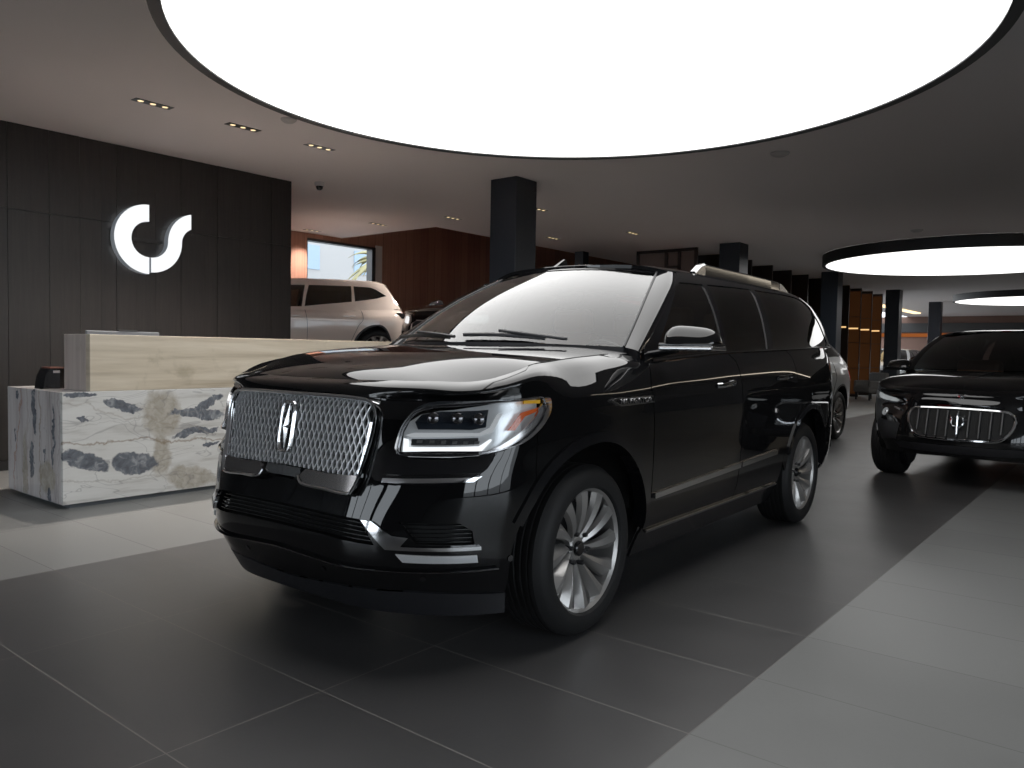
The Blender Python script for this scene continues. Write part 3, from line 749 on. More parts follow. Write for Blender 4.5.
        V = [(x, sd*y, z) for x, y, z in tab(PILLAR, [0]*7, np.linspace(0, 1, 7))]; V2 = [(x+.03, y, z-.14) for x, y, z in V]
        MB().add(V+V2, [(i, i+1, 8+i, 7+i) for i in range(6)], True).build('pillar_foot', M['gloss'], R)
        side_mirror(R, sd, fold=sd < 0)
        MB().tube([tuple(np.array([x, sd*y, z])) for x, y, z in tab(WIND, [1]*12, np.linspace(0, 1, 12), .003)], .006, 6).build('windshield_seal', M['plastic'], R)
        # roof rail: a solid bar that runs into the roof at both ends
        xs = [-1.78, -1.86, -1.93, -2.2, -2.7, -3.2, -3.42, -3.52, -3.68]; hz = [.0, .045, .062, .060, .060, .060, .058, .045, .0]
        Vr = []; Fr = []
        for x, h in zip(xs, hz):
            zr = float(np.interp(x, [-4.2, -3.9, -3.4, -2.6, -1.9, -1.5], [1.790, 1.812, 1.822, 1.826, 1.823, 1.813]))
            yo = .625-(0 if x > -3 else .02*((-3-x)/.7)**2)
            for dy, dz in ((-.022, -.03), (-.022, h-.012), (-.012, h), (.012, h), (.022, h-.012), (.022, -.03)): Vr.append((x, sd*(yo+dy), zr+dz))
        n = len(xs)
        for i in range(n-1):
            for k in range(6): Fr.append((i*6+k, i*6+(k+1) % 6, (i+1)*6+(k+1) % 6, (i+1)*6+k))
        rl = MB().add(Vr, Fr).build('roof_rail', M['gloss'], R)
        for (i0, i1) in ((0, 2), (6, 8)):
            Vc = []; Fc = []
            for i in range(i0, i1+1):
                x, h = xs[i], hz[i]+.003
                zr = float(np.interp(x, [-4.2, -3.9, -3.4, -2.6, -1.9, -1.5], [1.790, 1.812, 1.822, 1.826, 1.823, 1.813])); yo = .625-(0 if x > -3 else .02*((-3-x)/.7)**2)
                for dy, dz in ((-.025, -.03), (-.025, h-.012), (-.013, h), (.013, h), (.025, h-.012), (.025, -.03)): Vc.append((x+(.0), sd*(yo+dy), zr+dz))
            for i in range(i1-i0):
                for k in range(6): Fc.append((i*6+k, i*6+(k+1) % 6, (i+1)*6+(k+1) % 6, (i+1)*6+k))
            MB().add(Vc, Fc).build('rail_cap', M['satin'], rl)
    put('windshield', patch(WIND, [(-1, 0), (1, 0), (1, 1), (-1, 1)], gap=0, lip=0, step=(.12, .1)), M['wind'], R)
    put('windshield_band', patch(WIND, [(-1, .945), (1, .945), (1, 1.0), (-1, 1.0)], off=.004, gap=0, lip=.006, step=(.1, .1)), M['paint'], R)
    put('headliner', patch(ROOF, [(-1.22, -.96), (-1.22, .96), (-4.1, .96), (-4.1, -.96)], off=-.035, gap=0, lip=0, step=(.2, .2)), M['dark'], R)
    V = tab(WIND, np.linspace(-1, 1, 21), np.ones(21), -.008); V2 = tab(ROOF, [-1.30]*21, np.linspace(-.98, .98, 21), -.036)
    MB().add(V+V2, [(i, i+1, 22+i, 21+i) for i in range(20)]).build('header_lining', M['dark'], R)
    V = tab(WIND, np.linspace(-1, 1, 21), np.zeros(21), 0); V2 = [(x+.012, y, z-.07) for x, y, z in V]
    MB().add(V+V2, [(i, i+1, 22+i, 21+i) for i in range(20)], True).build('cowl_seal', M['plastic'], R)
    V = tab(WIND, np.linspace(-1, 1, 21), np.ones(21), .001); V2 = tab(ROOF, [-1.22]*21, np.linspace(-1, 1, 21), .001); V3 = [((a[0]+b[0])/2+.004, (a[1]+b[1])/2, (a[2]+b[2])/2+.006) for a, b in zip(V, V2)]
    MB().add(V+V3+V2, [(21*k+i, 21*k+i+1, 21*k+22+i, 21*k+21+i) for k in (0, 1) for i in range(20)], True).build('roof_header', M['paint'], R)
    put('sensor_housing', patch(WIND, [(-.24, .80), (.10, .80), (.06, .96), (-.20, .96)], off=-.012, lip=.03, step=(.1, .1)), M['plastic'], R)
    put('roof', patch(ROOF, [(-1.22, -1), (-1.22, 1), (-4.2, 1), (-4.2, -1)], gap=0, lip=.02, step=(.12, .12)), M['paint'], R)
    # tail glass and spoiler
    tl = [tuple(ROOF(-4.2, v)[0]) for v in np.linspace(-1, 1, 9)]
    bl = []
    for v in np.linspace(-1, 1, 9):
        p = BODY(-4.75 if abs(v) < .6 else -4.48, 1.30)[0]; bl.append((-4.30+.10*abs(v)**3, v*.80, 1.36))
    MB().add(tl+bl, [(i, i+1, 9+i+1, 9+i) for i in range(8)], True).build('rear_window', M['tint'], R)
    sp = MB(); V = []
    for v in np.linspace(-1, 1, 13):
        p = ROOF(-4.12, v*.97)[0]; q = np.array([-4.36+.10*v*v, p[1]*.98, p[2]-.035])
        V += [tuple(p+np.array([0, 0, .012])), tuple(q+np.array([0, 0, .006])), tuple(q-np.array([0, 0, .016])), tuple(p-np.array([0, 0, .02]))]
    F = []
    for i in range(12):
        for k in range(4): F.append((4*i+k, 4*i+(k+1) % 4, 4*i+4+(k+1) % 4, 4*i+4+k))
    F += [(0, 1, 2, 3), (48, 49, 50, 51)]
    sp.add(V, F).build('roof_spoiler', M['paint'], R)
    # wipers
    for pts, arm in (([(-.091, .038), (.20, .040), (.547, .018)], [(.20, .062), (.45, .03), (.69, -.0)]), ([(-1.0, .050), (-.6, .045), (-.194, .012)], [(-.65, .062), (-.40, .035), (-.13, .0)])):
        P = tab(WIND, [q[0] for q in pts], [max(0, q[1]) for q in pts], .022)
        w = MB().tube(smooth_poly(P, 5, closed=False), .011, 6, flat=(1, .7)).build('wiper', M['plastic'], R)
        P = tab(WIND, [q[0] for q in arm], [max(0, q[1]) for q in arm], .035)
        MB().tube(smooth_poly(P, 5, closed=False), .009, 6).build('wiper_arm', M['plastic'], w)
    # shark fin aerial
    fin = MB(); V = []; F = []
    for i, (x, z, w) in enumerate(((-1.40, 1.838, .012), (-1.47, 1.872, .012), (-1.53, 1.905, .009), (-1.57, 1.925, .005), (-1.60, 1.915, .005), (-1.585, 1.838, .02))):
        V += [(x, -.24-w, z), (x, -.24+w, z)]
    n = 6
    for i in range(n): j = (i+1) % n; F.append((2*i, 2*i+1, 2*j+1, 2*j))
    F += [tuple(range(0, 12, 2)), tuple(range(1, 12, 2))[::-1]]
    fin.add(V, F).build('aerial_fin', M['paint'], R)
    # ---- inside and under
    MB().box(-1.05, -.42, -.78, .78, 1.02, 1.19, .05).build('dashboard', M['greyint'], R)
    sw = MB(); sw.tube([(-1.12+.06*math.sin(a), .38+.185*math.cos(a), 1.17+.18*math.sin(a)) for a in np.linspace(0, 2*PI, 29)[:-1]], .015, 8, closed=True); sw.box(-1.13, -1.09, .22, .54, 1.155, 1.185, .01)
    sw.tube([(-1.10, .38, 1.17), (-.95, .38, 1.12)], .03, 8); sw.build('steering_wheel', M['plastic'], R)
    for x in (-1.75, -2.65):
        for y in (.40, -.40):
            st = MB(); st.box(x-.02, x+.52, y-.26, y+.26, .70, .86, .05); st.add([(x, y-.25, .84), (x+.14, y-.25, .84), (x-.10, y-.22, 1.42), (x-.22, y-.22, 1.40), (x, y+.25, .84), (x+.14, y+.25, .84), (x-.10, y+.22, 1.42), (x-.22, y+.22, 1.40)], [(0, 1, 2, 3), (4, 7, 6, 5), (0, 4, 5, 1), (1, 5, 6, 2), (2, 6, 7, 3), (3, 7, 4, 0)])
            s_ = st.build('seat', M['leather'], R)
            MB().box(x-.27, x-.14, y-.15, y+.15, 1.42, 1.60, .04).build('headrest', M['leather'], s_)
    MB().box(-4.15, .70, -.60, .60, .24, .50).box(-4.1, -.55, -.90, .90, .50, .56).build('underbody', M['under'], R)
    MB().box(-.58, -.50, -.90, .90, .50, 1.20).box(-3.90, -3.86, -.90, .90, .50, 1.335).build('bulkhead', M['dark'], R)
    for sd in (1, -1):
        for x in (0, -3.112): wheel_parts(R, x=x, y=sd*.854, side=sd)
    return R

# ================================================================ the showroom
H = 3.45
def struct(o): o['kind'] = 'structure'; return o
def quad_obj(name, pts, mat, faces=None): return struct(mesh_obj(name, pts, faces or [tuple(range(len(pts)))], mat))

def floor_material():
    m, nt, out = new_mat('floor_tiles'); g = G(nt); b = g.n('ShaderNodeBsdfPrincipled'); g.l(b.outputs[0], out.inputs[0])
    geo = g.n('ShaderNodeNewGeometry'); sx = g.n('ShaderNodeSeparateXYZ'); g.l(geo.outputs['Position'], sx.inputs[0]); X, Y = sx.outputs[0], sx.outputs[1]
    def line(v, off, per, w):
        f = g.m('FRACT', g.m('DIVIDE', g.m('SUBTRACT', v, off), per)); d = g.m('MINIMUM', f, g.m('SUBTRACT', 1.0, f)); return g.m('LESS_THAN', d, w/per)
    gr = g.m('MAXIMUM', line(X, -1.147, 1.201, .0024), line(Y, 1.224, .602, .0024))
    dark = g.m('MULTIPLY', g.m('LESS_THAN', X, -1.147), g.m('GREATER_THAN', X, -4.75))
    # each tile a touch different, with a faint mottling
    cx = g.m('FLOOR', g.m('DIVIDE', g.m('SUBTRACT', X, -1.147), 1.201)); cy = g.m('FLOOR', g.m('DIVIDE', g.m('SUBTRACT', Y, 1.224), .602))
    cv = g.n('ShaderNodeCombineXYZ'); g.l(cx, cv.inputs[0]); g.l(cy, cv.inputs[1])
    wn = g.n('ShaderNodeTexWhiteNoise'); wn.noise_dimensions = '3D'; g.l(cv.outputs[0], wn.inputs['Vector'])
    n1 = g.noise(geo.outputs['Position'], 2.2, 6, .6); n2 = g.noise(geo.outputs['Position'], 60, 3, .6)
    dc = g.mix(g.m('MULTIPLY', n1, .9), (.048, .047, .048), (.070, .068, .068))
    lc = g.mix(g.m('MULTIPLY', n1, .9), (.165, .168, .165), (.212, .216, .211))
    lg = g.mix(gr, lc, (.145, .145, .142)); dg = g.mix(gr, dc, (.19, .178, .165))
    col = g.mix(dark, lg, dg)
    hv = g.n('ShaderNodeHueSaturation'); g.l(col, hv.inputs['Color']); g.l(g.m('MULTIPLY_ADD', wn.outputs['Value'], .14, .93), hv.inputs['Value'])
    g.l(hv.outputs[0], b.inputs['Base Color'])
    r = g.m('MULTIPLY_ADD', n1, .12, .27); r = g.m('ADD', r, g.m('MULTIPLY', n2, .05)); r = g.m('ADD', r, g.m('MULTIPLY', gr, .3)); g.l(r, b.inputs['Roughness'])
    setp(b, spec=.55)
    bp = g.n('ShaderNodeBump'); bp.inputs['Strength'].default_value = .25; bp.inputs['Distance'].default_value = .002; g.l(g.m('SUBTRACT', g.m('MULTIPLY', n2, .3), gr), bp.inputs['Height']); g.l(bp.outputs[0], b.inputs['Normal'])
    return m
def wood_material(name, c0, c1, axis='z', scale=1.0, rough=.45, plank=None):
    m, nt, out = new_mat(name); g = G(nt); b = g.n('ShaderNodeBsdfPrincipled'); g.l(b.outputs[0], out.inputs[0])
    geo = g.n('ShaderNodeNewGeometry'); P = geo.outputs['Position']
    sc = dict(z=(9, 9, .45), y=(9, .45, 9), x=(.45, 9, 9))[axis]
    n = g.noise(g.mapping(P, tuple(q*scale for q in sc)), 2.0, 7, .62, .4)
    f = n
    if plank:
        s = g.n('ShaderNodeSeparateXYZ'); g.l(P, s.inputs[0]); v = g.m('ADD', s.outputs[0], s.outputs[1]) if plank[0] == 'xy' else s.outputs['xyz'.index(plank[0])]
        k = g.m('DIVIDE', v, plank[1]); fl = g.m('FLOOR', k); wn = g.n('ShaderNodeTexWhiteNoise'); wn.noise_dimensions = '1D'; g.l(fl, wn.inputs['W'])
        f = g.m('ADD', g.m('MULTIPLY', n, .7), g.m('MULTIPLY', wn.outputs['Value'], .3))
    col = g.ramp(f, [(.3, c0), (.7, c1)])
    if plank:
        fr = g.m('FRACT', k); gap = g.m('LESS_THAN', fr, plank[2]/plank[1]); col = g.mix(gap, col, tuple(q*.35 for q in c0))
    g.l(col, b.inputs['Base Color']); setp(b, rough=rough)
    return m
def marble_material(name, u, slate, tan, veins):
    """white stone; u = horizontal axis of the slab (0 x, 1 y); slate and tan inclusions as (u, z, half-width, half-height, slope)"""
    m, nt, out = new_mat(name); g = G(nt); b = g.n('ShaderNodeBsdfPrincipled'); g.l(b.outputs[0], out.inputs[0])
    geo = g.n('ShaderNodeNewGeometry'); P = geo.outputs['Position']
    sp = g.n('ShaderNodeSeparateXYZ'); g.l(P, sp.inputs[0])
    def wob(sc, amp, off): return g.m('MULTIPLY', g.m('SUBTRACT', g.noise(g.mapping(P, (1, 1, 1), loc=(off, off*2, 1)), sc, 5, .6), .5), amp)
    U = g.m('ADD', sp.outputs[u], g.m('ADD', wob(4.5, .24, 1.3), wob(22, .03, 4.1))); Z = g.m('ADD', sp.outputs[2], g.m('ADD', wob(4.5, .17, 7.7), wob(26, .035, 2.2)))
    def blobs(lst, soft):
        r = None
        for (cu, cz, ru, rz, sl) in lst:
            du = g.m('SUBTRACT', U, cu); dz = g.m('SUBTRACT', g.m('SUBTRACT', Z, cz), g.m('MULTIPLY', du, sl))
            a = g.m('DIVIDE', du, ru); c = g.m('DIVIDE', dz, rz); d = g.m('ADD', g.m('MULTIPLY', a, a), g.m('MULTIPLY', c, c))
            k = g.m('MULTIPLY_ADD', d, -soft, soft*1.0+.5, True); r = k if r is None else g.m('MAXIMUM', r, k)
        return r
    lay = g.noise(g.mapping(P, (1.2, 1.2, 8) if u == 1 else (9, 9, .9)), 1.6, 6, .6, .4); fine = g.noise(P, 16, 6, .6, .8)
    base = g.ramp(lay, [(.28, (.50, .485, .455)), (.46, (.72, .715, .69)), (.70, (.79, .79, .77))]) if u == 1 else g.ramp(lay, [(.30, (.43, .385, .385)), (.50, (.60, .565, .565)), (.72, (.70, .68, .68))])
    tn = g.ramp(fine, [(.30, (.30, .26, .195)), (.65, (.52, .48, .41))])
    col = g.mix(g.m('MULTIPLY', blobs(tan, 1.6), .85), base, tn)
    st = g.ramp(fine, [(.30, (.055, .065, .085)), (.52, (.125, .14, .17)), (.70, (.34, .36, .38))])
    col = g.mix(g.m('MULTIPLY', blobs(slate, 4.0), .95), col, st)
    for (c0, sl, w, a, rgb) in veins:            # thin wandering lines
        if u == 1: d = g.m('SUBTRACT', g.m('SUBTRACT', Z, c0), g.m('MULTIPLY', g.m('SUBTRACT', U, 2.53), sl))
        else: d = g.m('SUBTRACT', g.m('SUBTRACT', U, c0), g.m('MULTIPLY', Z, sl))
        k = g.m('SUBTRACT', 1.0, g.m('DIVIDE', g.m('ABSOLUTE', d), w), clamp=True); col = g.mix(g.m('MULTIPLY', k, a), col, rgb)
    # hairline cracks
    v2 = g.noise(g.mapping(P, (1.3, 1.3, 3.2) if u == 1 else (5, 5, .8), loc=(9, 4, 7)), 1.5, 2, .5, 1.0)
    hair = g.m('SUBTRACT', 1.0, g.m('MULTIPLY', g.m('ABSOLUTE', g.m('SUBTRACT', v2, .5)), 90.0), clamp=True)
    col = g.mix(g.m('MULTIPLY', hair, .45), col, (.20, .20, .21))
    g.l(col, b.inputs['Base Color']); setp(b, rough=.2, spec=.4)
    return m
SLATE_F = [(2.70, .37, .155, .075, -.25), (3.09, .30, .20, .085, -.1), (3.66, .68, .27, .050, -.05), (3.72, .76, .14, .050, .55), (3.62, .53, .21, .030, .12), (2.99, .79, .17, .030, -.28), (2.65, .88, .10, .020, 0), (3.74, .41, .085, .018, .15), (2.70, .695, .055, .012, -.1),
           (4.25, .62, .30, .07, .1), (4.7, .35, .28, .08, -.1), (5.2, .72, .3, .06, .1), (5.7, .42, .3, .08, 0), (4.3, .2, .2, .04, .1)]
TAN_F = [(3.31, .70, .15, .20, 0), (3.31, .36, .09, .17, 0), (3.58, .14, .23, .085, -.1), (4.4, .45, .2, .2, 0), (5.3, .3, .3, .1, 0)]
VEIN_F = [(.515, -.05, .012, .75, (.24, .17, .10)), (.20, -.03, .010, .4, (.30, .27, .23)), (.83, -.25, .010, .4, (.30, .25, .2)), (.64, .05, .006, .35, (.3, .28, .26))]
SLATE_S = [(-6.96, .72, .040, .20, 0), (-7.02, .34, .045, .14, 0), (-6.60, .55, .020, .26, 0), (-6.66, .09, .035, .06, 0), (-6.76, .40, .014, .06, 0), (-7.36, .50, .014, .07, 0), (-7.32, .83, .03, .03, 0)]
TAN_S = [(-6.72, .22, .16, .13, 0), (-7.14, .25, .05, .30, 0)]
VEIN_S = [(-7.42, .22, .014, .7, (.38, .17, .11)), (-6.85, .0, .018, .7, (.27, .21, .14)), (-7.10, .01, .022, .5, (.40, .33, .30)), (-6.50, .02, .014, .5, (.3, .24, .22))]
def travertine_material(name, vertical=False):
    m, nt, out = new_mat(name); g = G(nt); b = g.n('ShaderNodeBsdfPrincipled'); g.l(b.outputs[0], out.inputs[0])
    geo = g.n('ShaderNodeNewGeometry'); P = geo.outputs['Position']
    q = g.mapping(P, (.6, .6, 9) if not vertical else (11, 11, .35)); n1 = g.noise(q, 1.5, 7, .6, .3); n2 = g.noise(P, 3.0, 5, .6, .5)
    col = g.ramp(n1, [(.25, (.42, .345, .25)), (.48, (.63, .54, .41)), (.72, (.78, .69, .55))] if not vertical else [(.25, (.42, .34, .32)), (.48, (.58, .50, .46)), (.72, (.70, .62, .57))])
    blot = g.ramp(n2, [(.60, 0.0), (.74, 1.0)]); col = g.mix(g.m('MULTIPLY', blot, .5), col, (.30, .25, .16))
    g.l(col, b.inputs['Base Color']); setp(b, rough=.35)
    return m

R_ = {}
R_['ceil'] = pbr('ceiling_plaster', (.72, .665, .65), .8, bump=(3, .02))
R_['darkwall'] = wood_material('dark_panel_wood', (.0036, .0030, .0028), (.0140, .0112, .0102), 'z', 2.4, .5)
R_['wood'] = wood_material('walnut_wall', (.23, .105, .070), (.34, .16, .108), 'z', 1.2, .5, plank=('y', .22, .006))
R_['fin'] = wood_material('screen_wood', (.012, .0075, .005), (.028, .016, .010), 'z', 1.0, .3)
R_['bronze'] = pbr('bronze_mirror', (.20, .085, .035), .2, .5, noise=(6, .05), ecol=(1, .36, .12), estr=.009)  # slight orange emission makes the bronze look lit
R_['col'] = pbr('blue_black_column', (.0075, .0105, .0165), .42)
R_['drum'] = pbr('drum_side', (.010, .011, .012), .5)
R_['disc'] = emis('luminous_ceiling', (1.0, .995, .985), 2.3)
R_['disc2'] = emis('luminous_ceiling_far', (1.0, .995, .98), 2.0)
R_['marble'] = marble_material('veined_marble', 1, SLATE_F, TAN_F, VEIN_F); R_['marble_v'] = marble_material('veined_marble_end', 0, SLATE_S, TAN_S, VEIN_S)
R_['trav'] = travertine_material('silver_travertine'); R_['trav_v'] = travertine_material('travertine_end', True)
R_['tile'] = floor_material()
R_['blackmetal'] = pbr('black_metal', (.012, .012, .013), .4)
R_['pale'] = pbr('pale_plaster', (.46, .43, .41), .7)
R_['logo'] = emis('logo_face', (.95, .98, 1.0), 1.0)
R_['logoside'] = pbr('logo_side', (.5, .54, .60), .45, ecol=(.8, .9, 1), estr=.05)  # faint emission added to lighten the letter sides
R_['grey'] = pbr('grey_screen_back', (.14, .155, .17), .45)
R_['brownwall'] = pbr('far_wall', (.13, .066, .046), .7)
R_['charcoal'] = pbr('charcoal_wall', (.010, .0095, .0095), .6)
R_['lamp'] = emis('downlight_glow', (1.0, .74, .40), 1.3)
R_['lampdim'] = pbr('downlight_off', (.55, .45, .33), .3, ecol=(1, .8, .5), estr=.5)
R_['led_orange'] = emis('orange_led', (1.0, .26, .06), .22)
R_['led_warm'] = emis('warm_led', (1.0, .72, .36), 2.2)
R_['gold'] = emis('gold_strip', (1.0, .58, .22), 1.0)
R_['pane'] = thin_glass('window_glass', (.93, .95, .96), 1.5, 1.0)
R_['facade'] = pbr('white_facade', (.42, .42, .42), .8)
R_['winblue'] = pbr('far_window', (.30, .42, .55), .2)
R_['leaf'] = pbr('palm_leaf', (.30, .27, .12), .5)
R_['trunk'] = pbr('palm_trunk', (.16, .10, .06), .8)
R_['asphalt'] = pbr('street', (.22, .22, .22), .8)
R_['carpet'] = pbr('platform', (.05, .045, .043), .6)
R_['fabric'] = pbr('grey_fabric', (.10, .095, .09), .8)

def room():
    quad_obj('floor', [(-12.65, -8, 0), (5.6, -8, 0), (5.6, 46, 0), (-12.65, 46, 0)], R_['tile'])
    # ceiling with the higher bay over the walnut wall
    mb = MB()
    mb.box(-9.87, 5.8, -8, 46, H, H+.12); mb.box(-12.65, -9.87, -8, 10.10, H, H+.12)
    mb.box(-12.65, -9.87, 10.1, 26, 4.6, 4.72); mb.box(-9.87, -9.80, 10.1, 26, H+.12, 4.6); mb.box(-12.65, -9.87, 10.03, 10.10, H+.12, 4.6)
    struct(mb.build('ceiling', R_['ceil']))
    quad_obj('trim_1', [(-13.2, 10.095, H-.012), (-11.25, 10.095, H-.012), (-11.25, 10.11, H+.02), (-13.2, 10.11, H+.02)], R_['pale'])
    # dark logo wall built of vertical boards
    mb = MB(); rnd = random.Random(4); y = -8.0
    mb.box(-8.97, -8.83, -8, 6.30, 0, H)
    while y < 6.30:
        w = rnd.choice((.16, .22, .30, .38)); y1 = min(6.30, y+w); d = rnd.choice((0, .004, .007))
        mb.box(-8.84, -8.812+d, y+.0018, y1-.0018, .10, 2.60); mb.box(-8.84, -8.812+d, y+.0018, y1-.0018, 2.604, H-.002); y = y1
    struct(mb.build('wall_left', R_['darkwall']))
    struct(MB().box(-8.82, -8.79, -8, 6.30, 0, .095).build('baseboard_left', R_['blackmetal']))
    # walnut wall with the street window
    mb = MB(); xw = -12.5
    mb.box(xw-.15, xw, 6.3, 9.30, 0, 4.6).box(xw-.15, xw, 11.0, 26, 0, 4.6).box(xw-.15, xw, 9.30, 11.0, 3.36, 4.6).box(xw-.15, xw, 9.30, 11.0, 0, 1.7)
    struct(mb.build('wall_back_left', R_['wood']))
    struct(MB().box(xw-.15, xw-.02, 9.30, 9.33, 1.7, 3.36).box(xw-.15, xw+.02, 10.90, 11.0, 1.7, 3.36).box(xw-.15, xw+.02, 9.30, 11.0, 3.31, 3.36).box(xw-.15, xw-.02, 9.30, 11.0, 1.7, 1.76).build('window_1', R_['blackmetal']))
    quad_obj('window_1_pane', [(xw-.08, 9.33, 1.76), (xw-.08, 10.9, 1.76), (xw-.08, 10.9, 3.31), (xw-.08, 9.33, 3.31)], R_['pane']).parent = bpy.data.objects['window_1']
    struct(MB().box(xw, xw+.04, 11.0, 11.16, .9, 3.40).build('trim_2', R_['pale']))
    struct(MB().box(-12.65, -8.97, 6.15, 6.3, 0, H).build('wall_niche', R_['wood']))
    # raised display deck behind the reception
    struct(MB().box(-12.5, -7.02, 6.32, 14.2, 0, .89).build('floor_platform', R_['carpet']))
    # far end and right side
    struct(MB().box(-12.65, 5.6, 46, 46.2, 0, H).build('wall_far', R_['brownwall']))
    # right side: glazed street front at the camera's end, solid farther in
    mb = MB(); mb.box(5.6, 5.8, 4.0, 46, 0, H).box(5.6, 5.75, -3, 4.0, 3.30, H).box(5.6, 5.75, -3, 4.0, 0, .08).box(5.6, 5.8, -8.15, -3, 0, H)
    for k in range(4): mb.box(5.6, 5.75, -3+1.75*k, -2.9+1.75*k, .08, 3.30)
    struct(mb.build('wall_right', R_['charcoal']))
    quad_obj('window_3', [(5.68, -3, .08), (5.68, 4.0, .08), (5.68, 4.0, 3.30), (5.68, -3, 3.30)], R_['pane'])
    struct(MB().box(-12.65, -9.8, 26, 26.2, 0, 4.6).build('wall_back', R_['wood']))
    # street front behind the camera: tall panes between dark mullions
    mb = MB(); x = -8.8; mb.box(-8.97, 5.8, -8.15, -8.0, 3.30, H).box(-8.97, 5.8, -8.15, -8, 0, .08); k = 0
    while x < 5.6:
        w = .10 if k % 3 else .45
        if x > -2.2: w = 1.76
        mb.box(x, x+w, -8.15, -8, .08, 3.30); x += 1.75; k += 1
    struct(mb.build('wall_front', R_['charcoal']))
    quad_obj('window_2', [(-8.9, -8.08, .08), (5.7, -8.08, .08), (5.7, -8.08, 3.30), (-8.9, -8.08, 3.30)], R_['pane'])
    # outside
    quad_obj('street_ground', [(-60, -60, -.05), (60, -60, -.05), (60, 60, -.05), (-60, 60, -.05)], R_['asphalt'])

def reception():
    t = empty('reception_desk', 'long reception desk of veined white marble with travertine upper counter', 'desk', (-6.97, 4.3, 0))
    ox, oy = 6.97, -4.3
    def P(name, mat, *bxs, bev=.004, par=t):
        mb = MB()
        for a in bxs: mb.box(a[0]+ox, a[1]+ox, a[2]+oy, a[3]+oy, a[4], a[5], bev)
        return mb.build(name, mat, par)
    P('front_slab', R_['marble'], (-6.46, -6.42, 2.533, 6.25, .035, .905))
    P('end_slab', R_['marble_v'], (-7.52, -6.4605, 2.533, 2.573, .035, .905))
    P('counter_top', R_['marble_v'], (-7.52, -6.4605, 2.5735, 6.25, .875, .905))
    P('back_panel', R_['charcoal'], (-7.50, -7.46, 2.575, 6.23, .035, .874))
    P('plinth', R_['grey'], (-7.44, -6.455, 2.60, 6.20, 0, .036), bev=0)
    P('upper_front', R_['trav'], (-6.50, -6.4245, 2.738, 6.25, .906, 1.355))
    P('upper_end', R_['trav_v'], (-6.90, -6.5005, 2.738, 2.80, .906, 1.355))
    P('upper_core', R_['trav_v'], (-6.89, -6.5005, 2.8005, 6.24, .906, 1.35))
    m = empty('computer_monitor', 'grey back of a computer monitor rising just above the travertine counter', 'monitor', (-7.2, 3.36, .9056))
    MB().box(-.015, .02, -.325, .325, .14, .49, .008).build('screen', R_['grey'], m)
    MB().box(-.09, .09, -.13, .13, 0, .012, .004).build('stand_base', R_['grey'], m)
    MB().box(-.035, -.016, -.03, .03, .0125, .30, .004).build('stand_neck', R_['grey'], m)
    MB().box(-.016, .021, -.05, .12, .4905, .503, .003).build('webcam', R_['blackmetal'], m)
    p = empty('receipt_printer', 'small black printer on the marble ledge at the left end of the desk', 'printer', (-7.03, 2.69, .9052))
    b = MB(); V = []
    for x, z0 in ((-.09, 0), (.09, 0)):
        V += [(x, -.095, 0), (x, .085, 0), (x, .085, .165), (x, -.05, .165), (x, -.08, .10)]
    b.add(V, [(0, 1, 2, 3, 4), (9, 8, 7, 6, 5)]+[(i, 5+i, 5+(i+1) % 5, (i+1) % 5) for i in range(5)]); b.build('case', M['gloss'], p)
    MB().box(-.085, .085, -.045, .08, .1655, .176, .004).build('lid', pbr('printer_lid', (.16, .05, .03), .4), p)
    MB().box(.0905, .094, -.02, .03, .13, .15).build('status_label', R_['pale'], p)

def logo():
    t = empty('wall_sign', 'large backlit white CS emblem on the dark panelled wall', 'sign', (-8.80, 4.335, 2.445))
    R0, r0 = .382, .197
    def ring(cy, cz, r1, r2, a0, a1, n=28): return [(cy+r2*math.cos(math.radians(a0+(a1-a0)*i/n)), cz+r2*math.sin(math.radians(a0+(a1-a0)*i/n))) for i in range(n+1)], [(cy+r1*math.cos(math.radians(a0+(a1-a0)*i/n)), cz+r1*math.sin(math.radians(a0+(a1-a0)*i/n))) for i in range(n+1)]
    def glyph(name, o, i):
        pl = o+i[::-1]; n = len(o); m = len(pl)
        V = [(.035, a, b) for a, b in pl]+[(.125, a, b) for a, b in pl]
        sd = MB().add(V, [(k, (k+1) % m, m+(k+1) % m, m+k) for k in range(m)]).build(name, R_['logoside'], t)
        F = [(k, k+1, m-2-k, m-1-k) for k in range(n-1)]
        mesh_obj('lit_face', [(.1255, a, b) for a, b in pl], F, R_['logo'], sd)
    o, i = ring(0, 0, r0, R0, 90, 270); glyph('letter_c', o, i)
    o1, i1 = ring(.022, 0, r0, R0-.022, 270, 360); cy = .022+R0-.022+.19
    # upper half: the stroke turns over to the right and ends in a vertical cut
    ye = .495; n = 20
    ro, ri = cy-(.022+r0), .19
    a_o = math.degrees(math.acos((ye-cy)/ro)); a_i = math.degrees(math.acos(max(-1, (ye-cy)/ri)))
    up_out = [(cy+ri*math.cos(math.radians(180+(a_i-180)*k/n)), ri*math.sin(math.radians(180+(a_i-180)*k/n))) for k in range(n+1)]
    up_in = [(cy+ro*math.cos(math.radians(180+(a_o-180)*k/n)), ro*math.sin(math.radians(180+(a_o-180)*k/n))) for k in range(n+1)]
    glyph('letter_s', o1+up_out[1:], i1+up_in[1:])
    MB().box(.0, .034, -.2, .2, -.02, .02).box(0, .034, -.36, -.32, -.1, .1).build('standoff', R_['blackmetal'], t)

